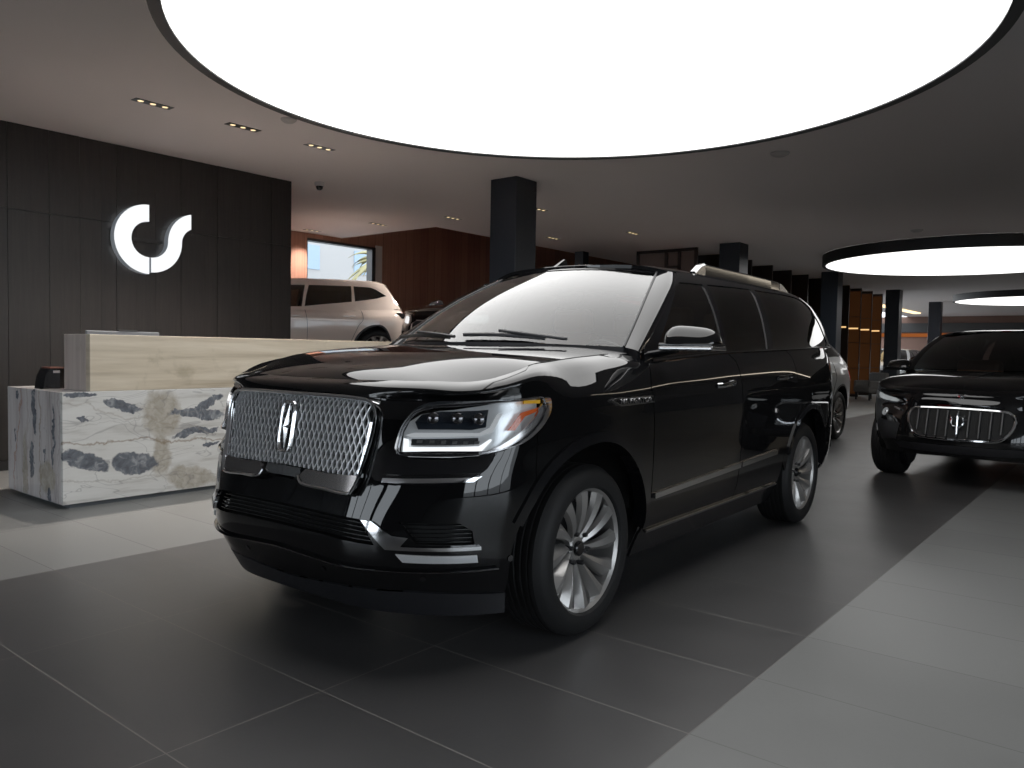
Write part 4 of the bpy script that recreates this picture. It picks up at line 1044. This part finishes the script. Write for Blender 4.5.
def drum(x, y, r, label, mat, z=3.23):
    t = empty('ceiling_drum_light', label, 'ceiling light', (x, y, z), group=None)
    MB().lathe([(r+.075, 0), (r+.075, H-z-.001)], 'z', 128).lathe([(r, .012), (r, 0), (r+.075, 0)], 'z', 128, smooth=False).build('drum_side', R_['drum'], t)
    n = 128; V = [(0, 0, .010)]+[(r*math.cos(2*PI*k/n), r*math.sin(2*PI*k/n), .010) for k in range(n)]
    mesh_obj('diffuser', V, [(0, (k+1) % n+1, k+1) for k in range(n)], mat, t)

def column(y, label, x=-6.35, w=.21):
    o = MB().box(x-w, x+w, y-w, y+w, 0, H-.001, .006).build('column', R_['col']); tag(o, label, 'column', 'square blue-black columns'); return o

def downlights():
    def proto(label):
        t = empty('recessed_downlight', label, 'ceiling light', (0, 0, H), group='slot downlights in the ceiling')
        MB().box(-.050, .050, -.175, .175, -.006, -.0005).build('slot', R_['blackmetal'], t)
        for dy in (-.112, 0, .112):
            MB().lathe([(0, -.0066), (.022, -.0066), (.026, -.0063)], 'z', 20, c=(0, dy, 0)).build('lamp', R_['lamp'], t)
        ld = bpy.data.lights.new('downlight', 'SPOT'); ld.energy = 230; ld.color = (1.0, .89, .80); ld.spot_size = math.radians(110); ld.spot_blend = .8; ld.shadow_soft_size = .06
        lo = bpy.data.objects.new('downlight', ld); link(lo, t); lo.location = (0, 0, -.03)
        return t
    spots = [(-7.05, 3.56, 'three-lamp slot downlight nearest, above the dark wall'), (-7.05, 4.47, 'second three-lamp slot downlight, beside the smoke detector and the big disc'), (-7.05, 5.40, 'third three-lamp slot downlight of the row along the dark wall'),
             (-10.52, 9.32, 'slot downlight above the rear of the pale hatchback'), (-12.15, 9.15, 'slot downlight in the ceiling over the street window'), (-8.97, 9.57, 'slot downlight left of the nearest column'), (-7.29, 9.69, 'slot downlight just right of the nearest column'),
             (-7.3, 12.55, 'slot downlight in front of the framed office'), (-8.91, 12.31, 'slot downlight by the thin far column')]
    p = proto(spots[0][2])
    for i, (x, y, l) in enumerate(spots):
        o = p if i == 0 else copy_tree(p); o.location = (x, y, H); o['label'] = l
    def puck(x, y, label, name='smoke_detector', r=.075):
        o = MB().lathe([(0, -.035), (r*.6, -.035), (r*.85, -.022), (r, -.010), (r, -.0005)], 'z', 28).build(name, pbr('detector_white', (.42, .40, .39), .6)); o.location = (x, y, H); tag(o, label, 'detector')
    puck(-6.44, 4.57, 'round white smoke detector by the edge of the big ceiling disc')
    puck(-3.12, 8.42, 'flat round ceiling detector beyond the big disc, right of centre', r=.10)
    puck(-3.08, 14.77, 'flat round ceiling detector in front of the second disc light', r=.10)
    t = empty('ceiling_camera', 'small dome security camera under the ceiling beside the dark wall', 'camera', (-8.55, 6.55, H))
    MB().lathe([(0, -.05), (.06, -.05), (.065, -.03), (.065, -.0005)], 'z', 24).build('housing', R_['pale'], t)
    MB().lathe([(0, -.105), (.025, -.10), (.042, -.082), (.048, -.051)], 'z', 24).build('dome', M['gloss'], t)

def background():
    for y, l in ((7.9, 'nearest square blue-black column, behind the SUV windscreen'), (14.83, 'second square column rising over the SUV roof rail'), (21.1, 'third square column in front of the bronze screen'), (27.62, 'fourth square column left of the parked cars at the back'), (34.17, 'fifth and farthest square column behind the black SUV')): column(y, l)
    tag(MB().box(-9.72, -9.50, 14.24, 14.46, 0, H-.001, .004).build('column', R_['col']), 'thin dark column far behind the SUV roof', 'column')
    # wooden portal screens one behind the other
    for k in range(11):
        y = 16.19+1.3*k if k < 5 else 16.19+1.3*k-.1
        if 26.9 < y < 28.4: pass
        t = empty('screen_panel', '', 'screen', (-7.85, y, 0), group='dark timber screens in a row')
        t['label'] = ('dark timber screen panel, %s in the receding row behind the SUV' % ['first', 'second', 'third', 'fourth', 'fifth', 'sixth', 'seventh', 'eighth', 'ninth', 'tenth', 'last'][k])
        MB().box(-.80, .80, -.03, .03, 0, H-.002).build('panel', R_['fin'], t)
        if k >= 8:
            for i in range(4): MB().box(.34, .78, -.036, -.0305, .10+.82*i, .10+.82*i+.80).build('bronze_tile', R_['bronze'], t)
        MB().box(-.10, .74, -.050, -.037, 2.16, 2.20).build('strip_light', R_['gold'], t) if k >= 4 else None
    # framed office box
    t = empty('office_partition', 'dark framed glazed office partition under the ceiling beyond the roof', 'partition', (-7.8, 14.9, 0))
    mb = MB()
    for x in (-.72, -.05, .25, .62): mb.box(x-.03, x+.03, -.03, .03, 0, H-.002)
    mb.box(-.75, .65, -.03, .03, H-.07, H-.002).box(-.05, .25, -.03, .03, 3.05, 3.10); mb.build('frame', R_['fin'], t)
    mesh_obj('panel', [(-.69, 0, 0), (.62, 0, 0), (.62, 0, H-.07), (-.69, 0, H-.07)], [(0, 1, 2, 3)], pbr('office_panel', (.11, .075, .06), .4), t)
    # far wall lighting
    tag(MB().box(-12, -2.5, 45.90, 45.99, 2.38, 2.56).build('wall_lamp_band', R_['led_orange']), 'orange light band across the far wall', 'light')
    tag(MB().box(-14, 4, 45.85, 45.99, 2.62, 3.1).build('wall_fascia', R_['charcoal']), 'dark fascia band above the orange light on the far wall', 'fascia')
    tag(MB().box(-8.75, -8.45, 33.5, 42, H-.05, H-.002).build('ceiling_linear_light', R_['led_warm']), 'short wide warm linear light on the far ceiling beyond the fourth column', 'ceiling light')
    struct(MB().box(2.95, 3.05, 9.0, 31, H-.06, H-.002).build('unseen_linear_light', emis('linear_led', (1.0, .86, .66), 3.6)))  # unseen ceiling linear light, added for its streak along the car doors
    # low lounge chairs at the foot of the screens
    for i, (x, y, l) in enumerate(((-6.3, 25.0, 'grey low lounge chair by the bronze screens, nearer one'), (-6.1, 29.3, 'grey low lounge chair by the bronze screens, farther one'))):
        t = empty('lounge_chair', l, 'chair', (x, y, 0), -.6, 'grey lounge chairs')
        MB().box(-.35, .35, -.35, .30, .22, .42, .05).build('seat', R_['fabric'], t)
        MB().box(-.35, .35, .22, .36, .30, .82, .05).build('backrest', R_['fabric'], t)
        for sx in (-.30, .30): MB().box(sx-.06, sx+.06, -.33, .30, .34, .58, .04).build('armrest', R_['fabric'], t)
        for sx in (-.28, .28):
            for sy in (-.28, .26): MB().box(sx-.02, sx+.02, sy-.02, sy+.02, 0, .23).build('leg', R_['blackmetal'], t)
    # street outside the window
    t = empty('street_building', 'sunlit white building seen through the street window', 'building', (-27, 20, -.05))
    MB().box(-4, 0, -9, 9, 0, 11).build('facade', R_['facade'], t)
    for y in (-7.2, -4.4, -1.4, .35, 2.9, 5.6):
        for z in (1.2, 4.55, 6.4, 8.6): MB().box(.001, .04, y-.35, y+.35, z, z+1.0).build('window', R_['winblue'], t)
    for z in (4.0, 7.6): MB().box(.001, .25, -9, -1.9, z, z+.12).build('ledge', R_['grey'], t)
    t = empty('palm_tree', 'yellow-green palm outside the street window', 'tree', (-21, 18.6, -.05))
    MB().tube([(0, 0, 0), (.1, .05, 2), (.0, .1, 4.4)], [.16, .12, .10], 10).build('trunk', R_['trunk'], t)
    rnd = random.Random(3); V = []; F = []
    for k in range(26):
        a = rnd.uniform(0, 2*PI); e = rnd.uniform(-.5, 1.1); L = rnd.uniform(1.0, 1.7); prev = None
        for i in range(8):
            f = i/7; r = L*f*math.cos(e*(1-f*.3)); z = 4.4+L*f*math.sin(e)-.75*f*f*L
            c = Vector((r*math.cos(a), .1+r*math.sin(a), z)); w = .14*math.sin(PI*min(.97, f+.08)); sd = Vector((-math.sin(a), math.cos(a), 0))
            V += [tuple(c+sd*w-Vector((0, 0, w*.7))), tuple(c), tuple(c-sd*w-Vector((0, 0, w*.7)))]
            if i: b = len(V)-6; F += [(b, b+1, b+4, b+3), (b+1, b+2, b+5, b+4)]
    mesh_obj('fronds', V, F, R_['leaf'], t)

# ================================================================ the other cars: same construction, other proportions
def make_car(name, label, loc, rz, fn, paint, hub=(0, -3.112), R=.37, ysc=1.0, wins=None, frame='gloss', grille=None, tail=('red', [(-4.0, .99), (-4.475, 1.0), (-4.475, 1.20), (-3.95, 1.22)]), lamp='silver', rimmat='rimdark', detail=True, zsc=1.0, rail=False, rough_tint='tint', group=None, mdy=0):
    Rt = empty(name, label, 'car', loc, rz, group)
    W = lambda S: Warp(S, fn)
    BO, GR, HO, WI, RO, PI_ = W(BODY), W(GREEN), W(HOOD), W(WIND), W(ROOF), W(PILLAR)
    B = dict(flip=-1); st = (.07, .06)
    out = [(1.62, 1.30), (1.62, .28), (1.0, .26), (.52, .26), (.50, .36)]+ARCF(-2, 182, RA, 20)[1:]+[(-.52, .24), (-2.58, .24)]+ARCR(182, -2, RA, 20)[::-1][0:0]+ARCR(-2, 182, RA, 20)[0:0]
    out = [(1.62, 1.30), (1.62, .28), (1.0, .26), (.52, .26), (.50, .36)]+ARCF(0, 180, RA, 20)+[(-.52, .26), (-2.59, .26)]+ARCR(0, 180, RA, 20)+[(-3.66, .34), (-5.12, .34), (-5.12, 1.30), (-3.5, 1.30), (-2, 1.30), (-.5, 1.30), (.4, 1.30)]
    hl = grille['hl'] if grille else HL
    gp = grille['outline'] if grille else [(1.60, .92), (1.25, .92), (1.15, .85), (1.16, .62), (1.3, .56), (1.60, .56)]
    g = patch(BO, out, holes=[hl], step=st, gap=0, lip=.02, **B)
    put('body', join_geo(g, mirror_geo(g)), M[paint], Rt)
    edge = smooth_poly([(.775, 0), (.765, .3), (.735, .48), (.67, .625), (.58, .745), (.47, .815), (.32, .850), (.10, .856), (-.10, .858), (-.27, .858)], 3, closed=False)+[(-.335, .845), (-.36, .80), (-.32, .60), (-.265, .3), (-.25, 0)]
    g = patch(HO, edge, gap=.001, lip=.0, step=st); put('hood', join_geo(g, mirror_geo(g)), M[paint], Rt)
    cw = [(-.255, 0), (-.27, .3), (-.325, .60), (-.365, .80), (-.345, .853), (-.62, .853), (-.60, .80), (-.42, .5), (-.34, .2), (-.33, 0)]
    g = patch(HO, cw, off=-.004, gap=0, lip=0); put('cowl', join_geo(g, mirror_geo(g)), M['plastic'], Rt)
    put('windshield', patch(WI, [(-1, 0), (1, 0), (1, 1), (-1, 1)], gap=0, lip=0, step=(.15, .15)), M['front_glass'], Rt)
    put('roof', patch(RO, [(-1.22, -1), (-1.22, 1), (-4.2, 1), (-4.2, -1)], gap=0, lip=.02, step=(.15, .15)), M[paint], Rt)
    w1, w2, w3 = wins or (WIN1, WIN2, WIN3)
    fo = [(-.575, .0), (-.60, .14), (-1.36, .905), (-1.46, .985), (-1.55, 1.0), (-4.15, 1.0), (-4.20, .9), (-4.12, .0)]
    side_patches('window_frame', M[frame], Rt, GR, fo, holes=[q for q in (w1, w2, w3) if q], lip=.02, step=st, **B)
    for q, m in ((w1, 'front_glass'), (w2, rough_tint), (w3, rough_tint)):
        if q: side_patches('side_window', M[m], Rt, GR, inset(q, -.01), off=-.006, lip=0, step=(.1, .1), **B)
    g = patch(PI_, [(0, 0), (1, 0), (1, 1), (0, 1)], flip=1, gap=0, lip=0, step=(.2, .2))
    if g[2][0][0]*.5+g[2][0][1] < 0: g = patch(PI_, [(0, 0), (1, 0), (1, 1), (0, 1)], flip=-1, gap=0, lip=0, step=(.2, .2))
    put('windscreen_pillar', g, M[paint], Rt); put('windscreen_pillar', mirror_geo(g), M[paint], Rt)
    tl = [tuple(RO(-4.2, v)[0]) for v in np.linspace(-1, 1, 9)]; bl = [tuple(fn(np.array([[-4.30+.10*abs(v)**3, v*.80, 1.36]]))[0]) for v in np.linspace(-1, 1, 9)]
    MB().add(tl+bl, [(i, i+1, 9+i+1, 9+i) for i in range(8)], True).build('rear_window', M['tint'], Rt)
    for o in side_patches('tail_light', M[tail[0]], Rt, BO, tail[1], off=.008, step=st, **B): pass
    for sd in (1, -1):
        mir = (lambda g: g) if sd > 0 else mirror_geo
        h = put('headlight', mir(patch(BO, hl, off=-.05, lip=0, gap=-.004, step=st, **B)), M['projector'], Rt)
        rp = smooth_poly(hl, 2); Pp = [(x, sd*y, z) for x, y, z in tab(BO, [q[0] for q in rp], [q[1] for q in rp], .0)]; Qq = [(x, sd*y, z) for x, y, z in tab(BO, [q[0] for q in rp], [q[1] for q in rp], .05)]
        n = len(Pp); MB().add(Pp+Qq, [(i, (i+1) % n, n+(i+1) % n, n+i) for i in range(n)]).build('lamp_wall', M['darkchrome'], h)
        cs = (sum(q[0] for q in hl)/len(hl), sum(q[1] for q in hl)/len(hl))
        q = [(cs[0]+(a-cs[0])*.82, cs[1]+(b-cs[1])*.70) for a, b in hl]
        put('reflector', mir(patch(BO, q, off=-.02, lip=.02, step=st, **B)), M[lamp], h)
        put('lamp_lens', mir(patch(BO, hl, off=.002, lip=0, gap=.001, step=st, **B)), M['lens'], h)
        side_mirror(Rt, sd, fn, 'gloss', mdy=mdy)
        side_patches('wheel_arch_trim', M['gloss'] if frame == 'gloss' else M['plastic'], Rt, BO, arc(0, .388, .495, 0, 180, 24)+arc(0, .388, .53, 180, 0, 24), off=.006, lip=.06, gap=0, sides=(sd,), **B)
        side_patches('wheel_arch_trim', M['gloss'] if frame == 'gloss' else M['plastic'], Rt, BO, arc(-3.112, .388, .495, 0, 180, 24)+arc(-3.112, .388, .53, 180, 0, 24), off=.006, lip=.06, gap=0, sides=(sd,), **B)
        for z0, s0 in ((1.10, -1.34), (1.13, -2.40)):
            P = [(x, sd*y, z) for x, y, z in tab(BO, np.linspace(s0, s0-.24, 7), [z0]*7, -.02)]
            MB().tube(P, .013, 6).build('door_handle', M[paint], Rt)
        for pts in ([(-.55, .30), (-.56, .9), (-.60, 1.30)], [(-1.71, .30), (-1.72, .9), (-1.68, 1.30)], [(-2.53, .5), (-2.70, .86), (-2.80, 1.05), (-2.78, 1.30)]):
            q = smooth_poly(pts, 6, closed=False); P = [(x, sd*y, z) for x, y, z in tab(BO, [a for a, b in q], [b for a, b in q], -.001)]
            MB().tube(P, .004, 4).build('door_seam', M['dark'], Rt)
        for cx in hub:
            w = wheel_parts(Rt, x=cx, y=sd*ysc*.862, side=sd, rimmat=rimmat, nsp=10, detail=detail); k = R/.388; w.scale = (k, 1, k); w.location.z = R
            px = 0 if cx == hub[0] else -3.112; V = []; n = 14
            for i in range(n+1):
                a = math.radians(-12+204*i/n)
                for y in (.50, .965):
                    p_ = fn(np.array([[px+.52*math.cos(a), y, .388+.52*math.sin(a)]]))[0]; V.append((p_[0], sd*p_[1], p_[2]))
            MB().add(V, [(2*i, 2*i+1, 2*i+3, 2*i+2) for i in range(n)]+[tuple(range(0, 2*n+2, 2))]).build('wheel_well', M['dark'], Rt)
    gr = both_patch('grille', M['dark'], Rt, BO, gp, center=1.62, off=.004, lip=.0, step=st, **B)
    if grille: grille['build'](Rt, gr, BO)
    else:
        P = tab(BO, [q[0] for q in gp[1:-1]], [q[1] for q in gp[1:-1]], -.01); MB().tube([(x, -y, z) for x, y, z in P]+P[::-1], .012, 6, closed=True).build('grille_frame', M['chrome'], gr)
    lo = fn(np.array([[.6, .6, .24], [-4.1, -.6, .5], [-.6, .88, .50], [-4.0, -.88, .56]]))
    MB().box(lo[1][0], lo[0][0], lo[1][1], lo[0][1], lo[0][2], lo[1][2]).box(lo[3][0], lo[2][0], lo[3][1], lo[2][1], lo[2][2], lo[3][2]).build('underbody', M['under'], Rt)
    dsh = fn(np.array([[-.45, .75, 1.15], [-1.0, -.75, .95]])); MB().box(dsh[1][0], dsh[0][0], dsh[1][1], dsh[0][1], dsh[1][2], dsh[0][2], .04).build('dashboard', M['greyint'], Rt)
    for x in (-1.8,):
        for y in (.4, -.4):
            q = fn(np.array([[x, y, .6], [x-.15, y, 1.45]])); MB().box(q[1][0], q[0][0]+.1, y*ysc-.24, y*ysc+.24, q[0][2], q[1][2], .06).build('seat', M['leather'], Rt)
    return Rt

def build_others():
    # ---- black SUV with a trident in its grille, facing the camera at the right
    def fm(P):
        P = np.array(P, float); x, y, z = P[:, 0], P[:, 1], P[:, 2]
        z2 = np.interp(z, [0, .2, .5, 1.12, 1.33, 1.90], [0, .27, .5, .95, 1.165, 1.675])
        n = np.clip((x-.15)/.5, 0, 1); n = n*n*(3-2*n)
        x2 = x*.965-.20*n*np.abs(y)**2; x2 = np.where(x < -2.2, x2-.10*(x+2.2)*np.clip(z-1.2, 0, 1), x2)
        k = 1+.13*np.clip((z-1.25)/.6, 0, 1)
        return np.stack([x2, y*.985*k, z2], -1)
    hlm = [(.99, .965), (.90, 1.005), (.70, 1.045), (.46, 1.085), (.34, 1.09), (.36, 1.04), (.52, .975), (.72, .935), (.92, .925)]
    gm = [(1.62, .915), (1.26, .905), (1.17, .885), (1.125, .80), (1.135, .68), (1.20, .56), (1.30, .515), (1.62, .505)]
    def gbuild(Rt, gr, BO):
        ring = smooth_poly(gm[:], 5, closed=False); P = tab(BO, [q[0] for q in ring], [q[1] for q in ring], -.012)
        MB().tube([(x, -y, z) for x, y, z in P]+P[::-1][:], .014, 8, closed=True).build('grille_surround', M['chrome'], gr)
        for i in range(-4, 5):
            s_ = 1.62-abs(i)*.098; v0, v1 = .545 if abs(i) < 4 else .60, .885
            p = [(x, y*(1 if i >= 0 else -1), z) for x, y, z in tab(BO, [s_]*5, list(np.linspace(v0, v1, 5)), -.010)]
            MB().tube(p, .020, 6, flat=(.5, 1.0), up=(0, 1, 0)).build('grille_slat', M['slat'], gr)
        e = BO(1.62, .72)[0]; cx, cz = float(e[0])+.045, float(e[2])
        tr = MB(); f = lambda y, z: (cx-.10*(z), y, cz+z)
        tr.tube([f(0, -.10), f(0, -.02), f(0, .05), f(0, .105)], [.006, .009, .010, .003], 6)
        tr.tube([f(-.028, .075), f(0, .040), f(.028, .075)], [.003, .006, .003], 6)
        for sd in (1, -1):
            tr.tube([f(0, -.030), f(sd*.040, -.022), f(sd*.056, .012), f(sd*.050, .045), f(sd*.066, .085)], [.007, .009, .009, .008, .002], 6)
            tr.tube([f(sd*.085, .045), f(sd*.050, .035), f(sd*.044, .065)], [.003, .006, .003], 6)
        tr.tube([f(-.035, -.040), f(.035, -.040)], .007, 6); tr.tube([f(-.018, -.062), f(.018, -.062)], .005, 6)
        tr.build('trident_emblem', M['chrome'], gr)
        P = tab(BO, [1.62, 1.45, 1.30, 1.22], [.965, .962, .952, .940], -.006); P = [(x, y, z) for x, y, z in P]
        MB().tube([(x, -y, z) for x, y, z in P[::-1]][:-1]+P, .006, 6).build('hood_edge_trim', M['darkchrome'], Rt)
        b = BO(1.62, 1.09)[0]; MB().lathe([(0, .012), (.024, .010), (.03, .004), (.03, -.01)], 'x', 20, c=(float(b[0])-.002, 0, float(b[2]))).build('hood_badge', M['chrome'], Rt)
        low = both_patch('lower_intake', M['plastic'], Rt, BO, [(1.62, .43), (1.05, .43), (.95, .40), (1.0, .33), (1.62, .32)], center=1.62, off=.004, lip=0, flip=-1, step=(.07, .06))
        for sd in (1, -1):
            mir = (lambda g: g) if sd > 0 else mirror_geo
            put('side_intake', mir(patch(BO, [(1.03, .66), (.72, .70), (.60, .62), (.70, .40), (.98, .44)], off=.004, lip=0, flip=-1, step=(.07, .06))), M['plastic'], Rt)
            c = BO(.80, .80)[0]; n_ = -BO.normal(.80, .80)[0]; ax = Vector((n_[0], sd*n_[1], n_[2])); u = ax.orthogonal().normalized(); w = ax.cross(u); c = Vector((c[0], sd*c[1], c[2]))
            V = []; F = []; k = 24
            for r, h in ((0, -.004), (.024, .0), (.030, .008), (.040, .010), (.044, -.01)):
                V += [tuple(c+ax*h+(u*math.cos(a)+w*math.sin(a))*r) for a in np.linspace(0, 2*PI, k+1)[:-1]]
            for i in range(4): F += [(i*k+j, i*k+(j+1) % k, (i+1)*k+(j+1) % k, (i+1)*k+j) for j in range(k)]
            mesh_obj('fog_lamp', V, F, M['silver'], Rt, smooth=True)
            P = [(x, sd*y, z) for x, y, z in tab(BO, [1.02, .94], [.845, .87], -.012)]; MB().tube(P, .010, 6).build('chrome_tick', M['chrome'], Rt)
    make_car('suv', 'black SUV with a chrome trident in its wide oval grille, facing out at the right', (-1.30, 9.47, 0), -PI/2-.07, fm, 'paint', hub=(0, -3.003), R=.372, ysc=.985, grille=dict(hl=hlm, outline=gm, build=gbuild), lamp='lampbright', mdy=-.15)
    # ---- silver coupe-backed SUV behind the big one
    def fs(P):
        P = np.array(P, float); x, y, z = P[:, 0], P[:, 1], P[:, 2]
        z2 = np.interp(z, [0, .5, 1.12, 1.33, 1.90], [0, .5, 1.04, 1.24, 1.76])
        x2 = np.where(x < -3.112, -2.95-(-3.112-x)*.78, x*.948)
        g = np.clip((-1.9-x)/2.3, 0, 1)**1.5; z2 = np.where(z2 > .85, .85+(z2-.85)*(1-.42*g), z2)
        k = 1+.05*np.clip((z-1.2)/.6, 0, 1)
        return np.stack([x2, y*.98*k, z2], -1)
    ws = (WIN1, [(-1.775, .84), (-2.58, .84), (-2.47, .45), (-2.375, .12), (-1.66, .06), (-1.71, .45)], [(-2.67, .84), (-3.45, .80), (-3.60, .60), (-3.45, .35), (-2.56, .14), (-2.60, .45)])
    make_car('suv', 'silver coupe-backed SUV parked right behind the big black one', (-4.60, 9.72, 0), -PI/2, fs, 'silver_paint', hub=(0, -2.95), R=.375, ysc=.975, wins=ws, frame='silver_paint', lamp='silver', rimmat='rim')
    # ---- pale hatchback on the display deck
    def fh(P):
        P = np.array(P, float); x, y, z = P[:, 0], P[:, 1], P[:, 2]
        z2 = np.interp(z, [0, .9, 1.3, 1.90], [0, .76, .98, 1.56])
        xs_ = x+.75*np.clip((-2.6-x)/1.5, 0, 1)*np.clip((z-1.25)/.6, 0, 1.1); x2 = np.where(xs_ < -3.112, -2.49-(-3.112-xs_)*.44, xs_*.80)
        k = 1-.14*np.clip((z-1.2)/.6, 0, 1)
        return np.stack([x2, y*.90*k, z2], -1)
    wh = ([(-.80, .14), (-.86, .25), (-1.27, .78), (-1.40, .84), (-1.70, .84), (-1.66, .5), (-1.62, .12)], [(-1.78, .84), (-2.62, .83), (-2.60, .28), (-1.68, .13), (-1.72, .5)], [(-2.70, .83), (-3.25, .80), (-3.62, .62), (-3.82, .50), (-3.50, .44), (-2.68, .29)])
    a = math.radians(58); ax = Vector((math.cos(a), math.sin(a), 0)); fwd = -ax; left = Vector((-fwd.y, fwd.x, 0))
    h = Vector((-9.6, 8.6, 0))+ax*-.14; o = h-left*.89+fwd*2.40; o.z = .8905
    make_car('hatchback', 'pale beige hatchback on the raised deck, seen behind the reception desk', tuple(o), math.atan2(fwd.y, fwd.x), fh, 'white_paint', hub=(0, -2.49), R=.345, ysc=.88, wins=wh, frame='white_paint', lamp='silver', rimmat='rim', tail=('gloss', [(-4.0, 1.12), (-4.475, 1.10), (-4.475, 1.24), (-3.80, 1.24)]))
    # ---- black car beside it
    def fb(P):
        P = np.array(P, float); x, y, z = P[:, 0], P[:, 1], P[:, 2]
        z2 = np.interp(z, [0, .5, 1.12, 1.33, 1.90], [0, .5, .97, 1.13, 1.63]); k = 1-.12*np.clip((z-1.2)/.6, 0, 1)
        return np.stack([x*.92, y*.93*k, z2], -1)
    make_car('car', 'black car on the raised deck with a bright headlamp, right of the pale hatchback', (-8.42, 9.30, .8905), -PI/2+.1, fb, 'paint', hub=(0, -2.863), R=.345, ysc=.92, lamp='led', rimmat='rim')
    # ---- two cars far away
    def ff(P):
        P = np.array(P, float); x, y, z = P[:, 0], P[:, 1], P[:, 2]
        z2 = np.interp(z, [0, .5, 1.12, 1.33, 1.90], [0, .5, .95, 1.13, 1.66]); return np.stack([x*.92, y*.95, z2], -1)
    make_car('car', 'silver car far back by the bronze screens, left of the two', (-7.75, 32.2, 0), -PI/2, ff, 'silver_paint', hub=(0, -2.863), R=.36, ysc=.95, detail=False, lamp='led')
    make_car('car', 'pale-bonneted car far back between the fourth and fifth columns', (-5.40, 31.0, 0), -PI/2+.1, ff, 'silver_paint', hub=(0, -2.863), R=.36, ysc=.95, detail=False, lamp='leddim')

# ================================================================ assemble
room(); reception(); logo()
drum(-3.028, 4.350, 2.484, 'huge round white drum light hanging over the SUV', R_['disc'], 3.172)
drum(-2.92, 18.42, 2.65, 'second round white drum light, at the right beyond the big one', R_['disc2'])
drum(-2.6, 31.4, 2.6, 'farthest round white drum light, above the black SUV at the right', R_['disc2'])
downlights(); background()
build_navigator((-2.8966, 2.9578, 0), -1.54731)
if "build_others" in globals(): build_others()

w = bpy.data.worlds.new('world'); bpy.context.scene.world = w; w.use_nodes = True
nt = w.node_tree; bg = nt.nodes['Background']; bg.inputs[0].default_value = (.86, .93, 1.0, 1); bg.inputs[1].default_value = 3.2
for nm, lc, ro, sz in (('daylight_portal', (-5.4, -7.98, 1.7), (PI/2, 0, 0), (7, 3.3)), ('daylight_portal', (5.58, .5, 1.7), (0, PI/2, 0), (3.3, 7)), ('daylight_portal', (-12.45, 10.1, 2.5), (0, -PI/2, 0), (1.7, 1.7))):
    ld = bpy.data.lights.new(nm, 'AREA'); ld.shape = 'RECTANGLE'; ld.size, ld.size_y = sz; ld.cycles.is_portal = True
    lo = bpy.data.objects.new(nm, ld); C.objects.link(lo); lo.location = lc; lo.rotation_euler = ro

cd = bpy.data.cameras.new('camera'); cam = bpy.data.objects.new('camera', cd); C.objects.link(cam)
cd.sensor_width = 36; cd.lens = 786.54/1024*36; cd.clip_start = .05; cd.clip_end = 300
f_, pitch, roll, yaw = 786.54, .0428, .0179, .675
fw = Vector((-math.sin(yaw)*math.cos(pitch), math.cos(yaw)*math.cos(pitch), -math.sin(pitch))); rt = Vector((math.cos(yaw), math.sin(yaw), 0)); up = rt.cross(fw)
r2 = rt*math.cos(roll)+up*math.sin(roll); u2 = up*math.cos(roll)-rt*math.sin(roll)
cam.matrix_world = Matrix(((r2.x, u2.x, -fw.x, 0), (r2.y, u2.y, -fw.y, 0), (r2.z, u2.z, -fw.z, 1.2873), (0, 0, 0, 1)))
sc = bpy.context.scene; sc.camera = cam
sc.view_settings.view_transform = 'Standard'; sc.view_settings.look = 'None'; sc.view_settings.exposure = .1; sc.view_settings.gamma = 1.15

try:
    cy = sc.cycles; cy.max_bounces = 8; cy.glossy_bounces = 5; cy.transparent_max_bounces = 12; cy.diffuse_bounces = 4; cy.caustics_reflective = False; cy.caustics_refractive = False; cy.sample_clamp_indirect = 6
except Exception: pass
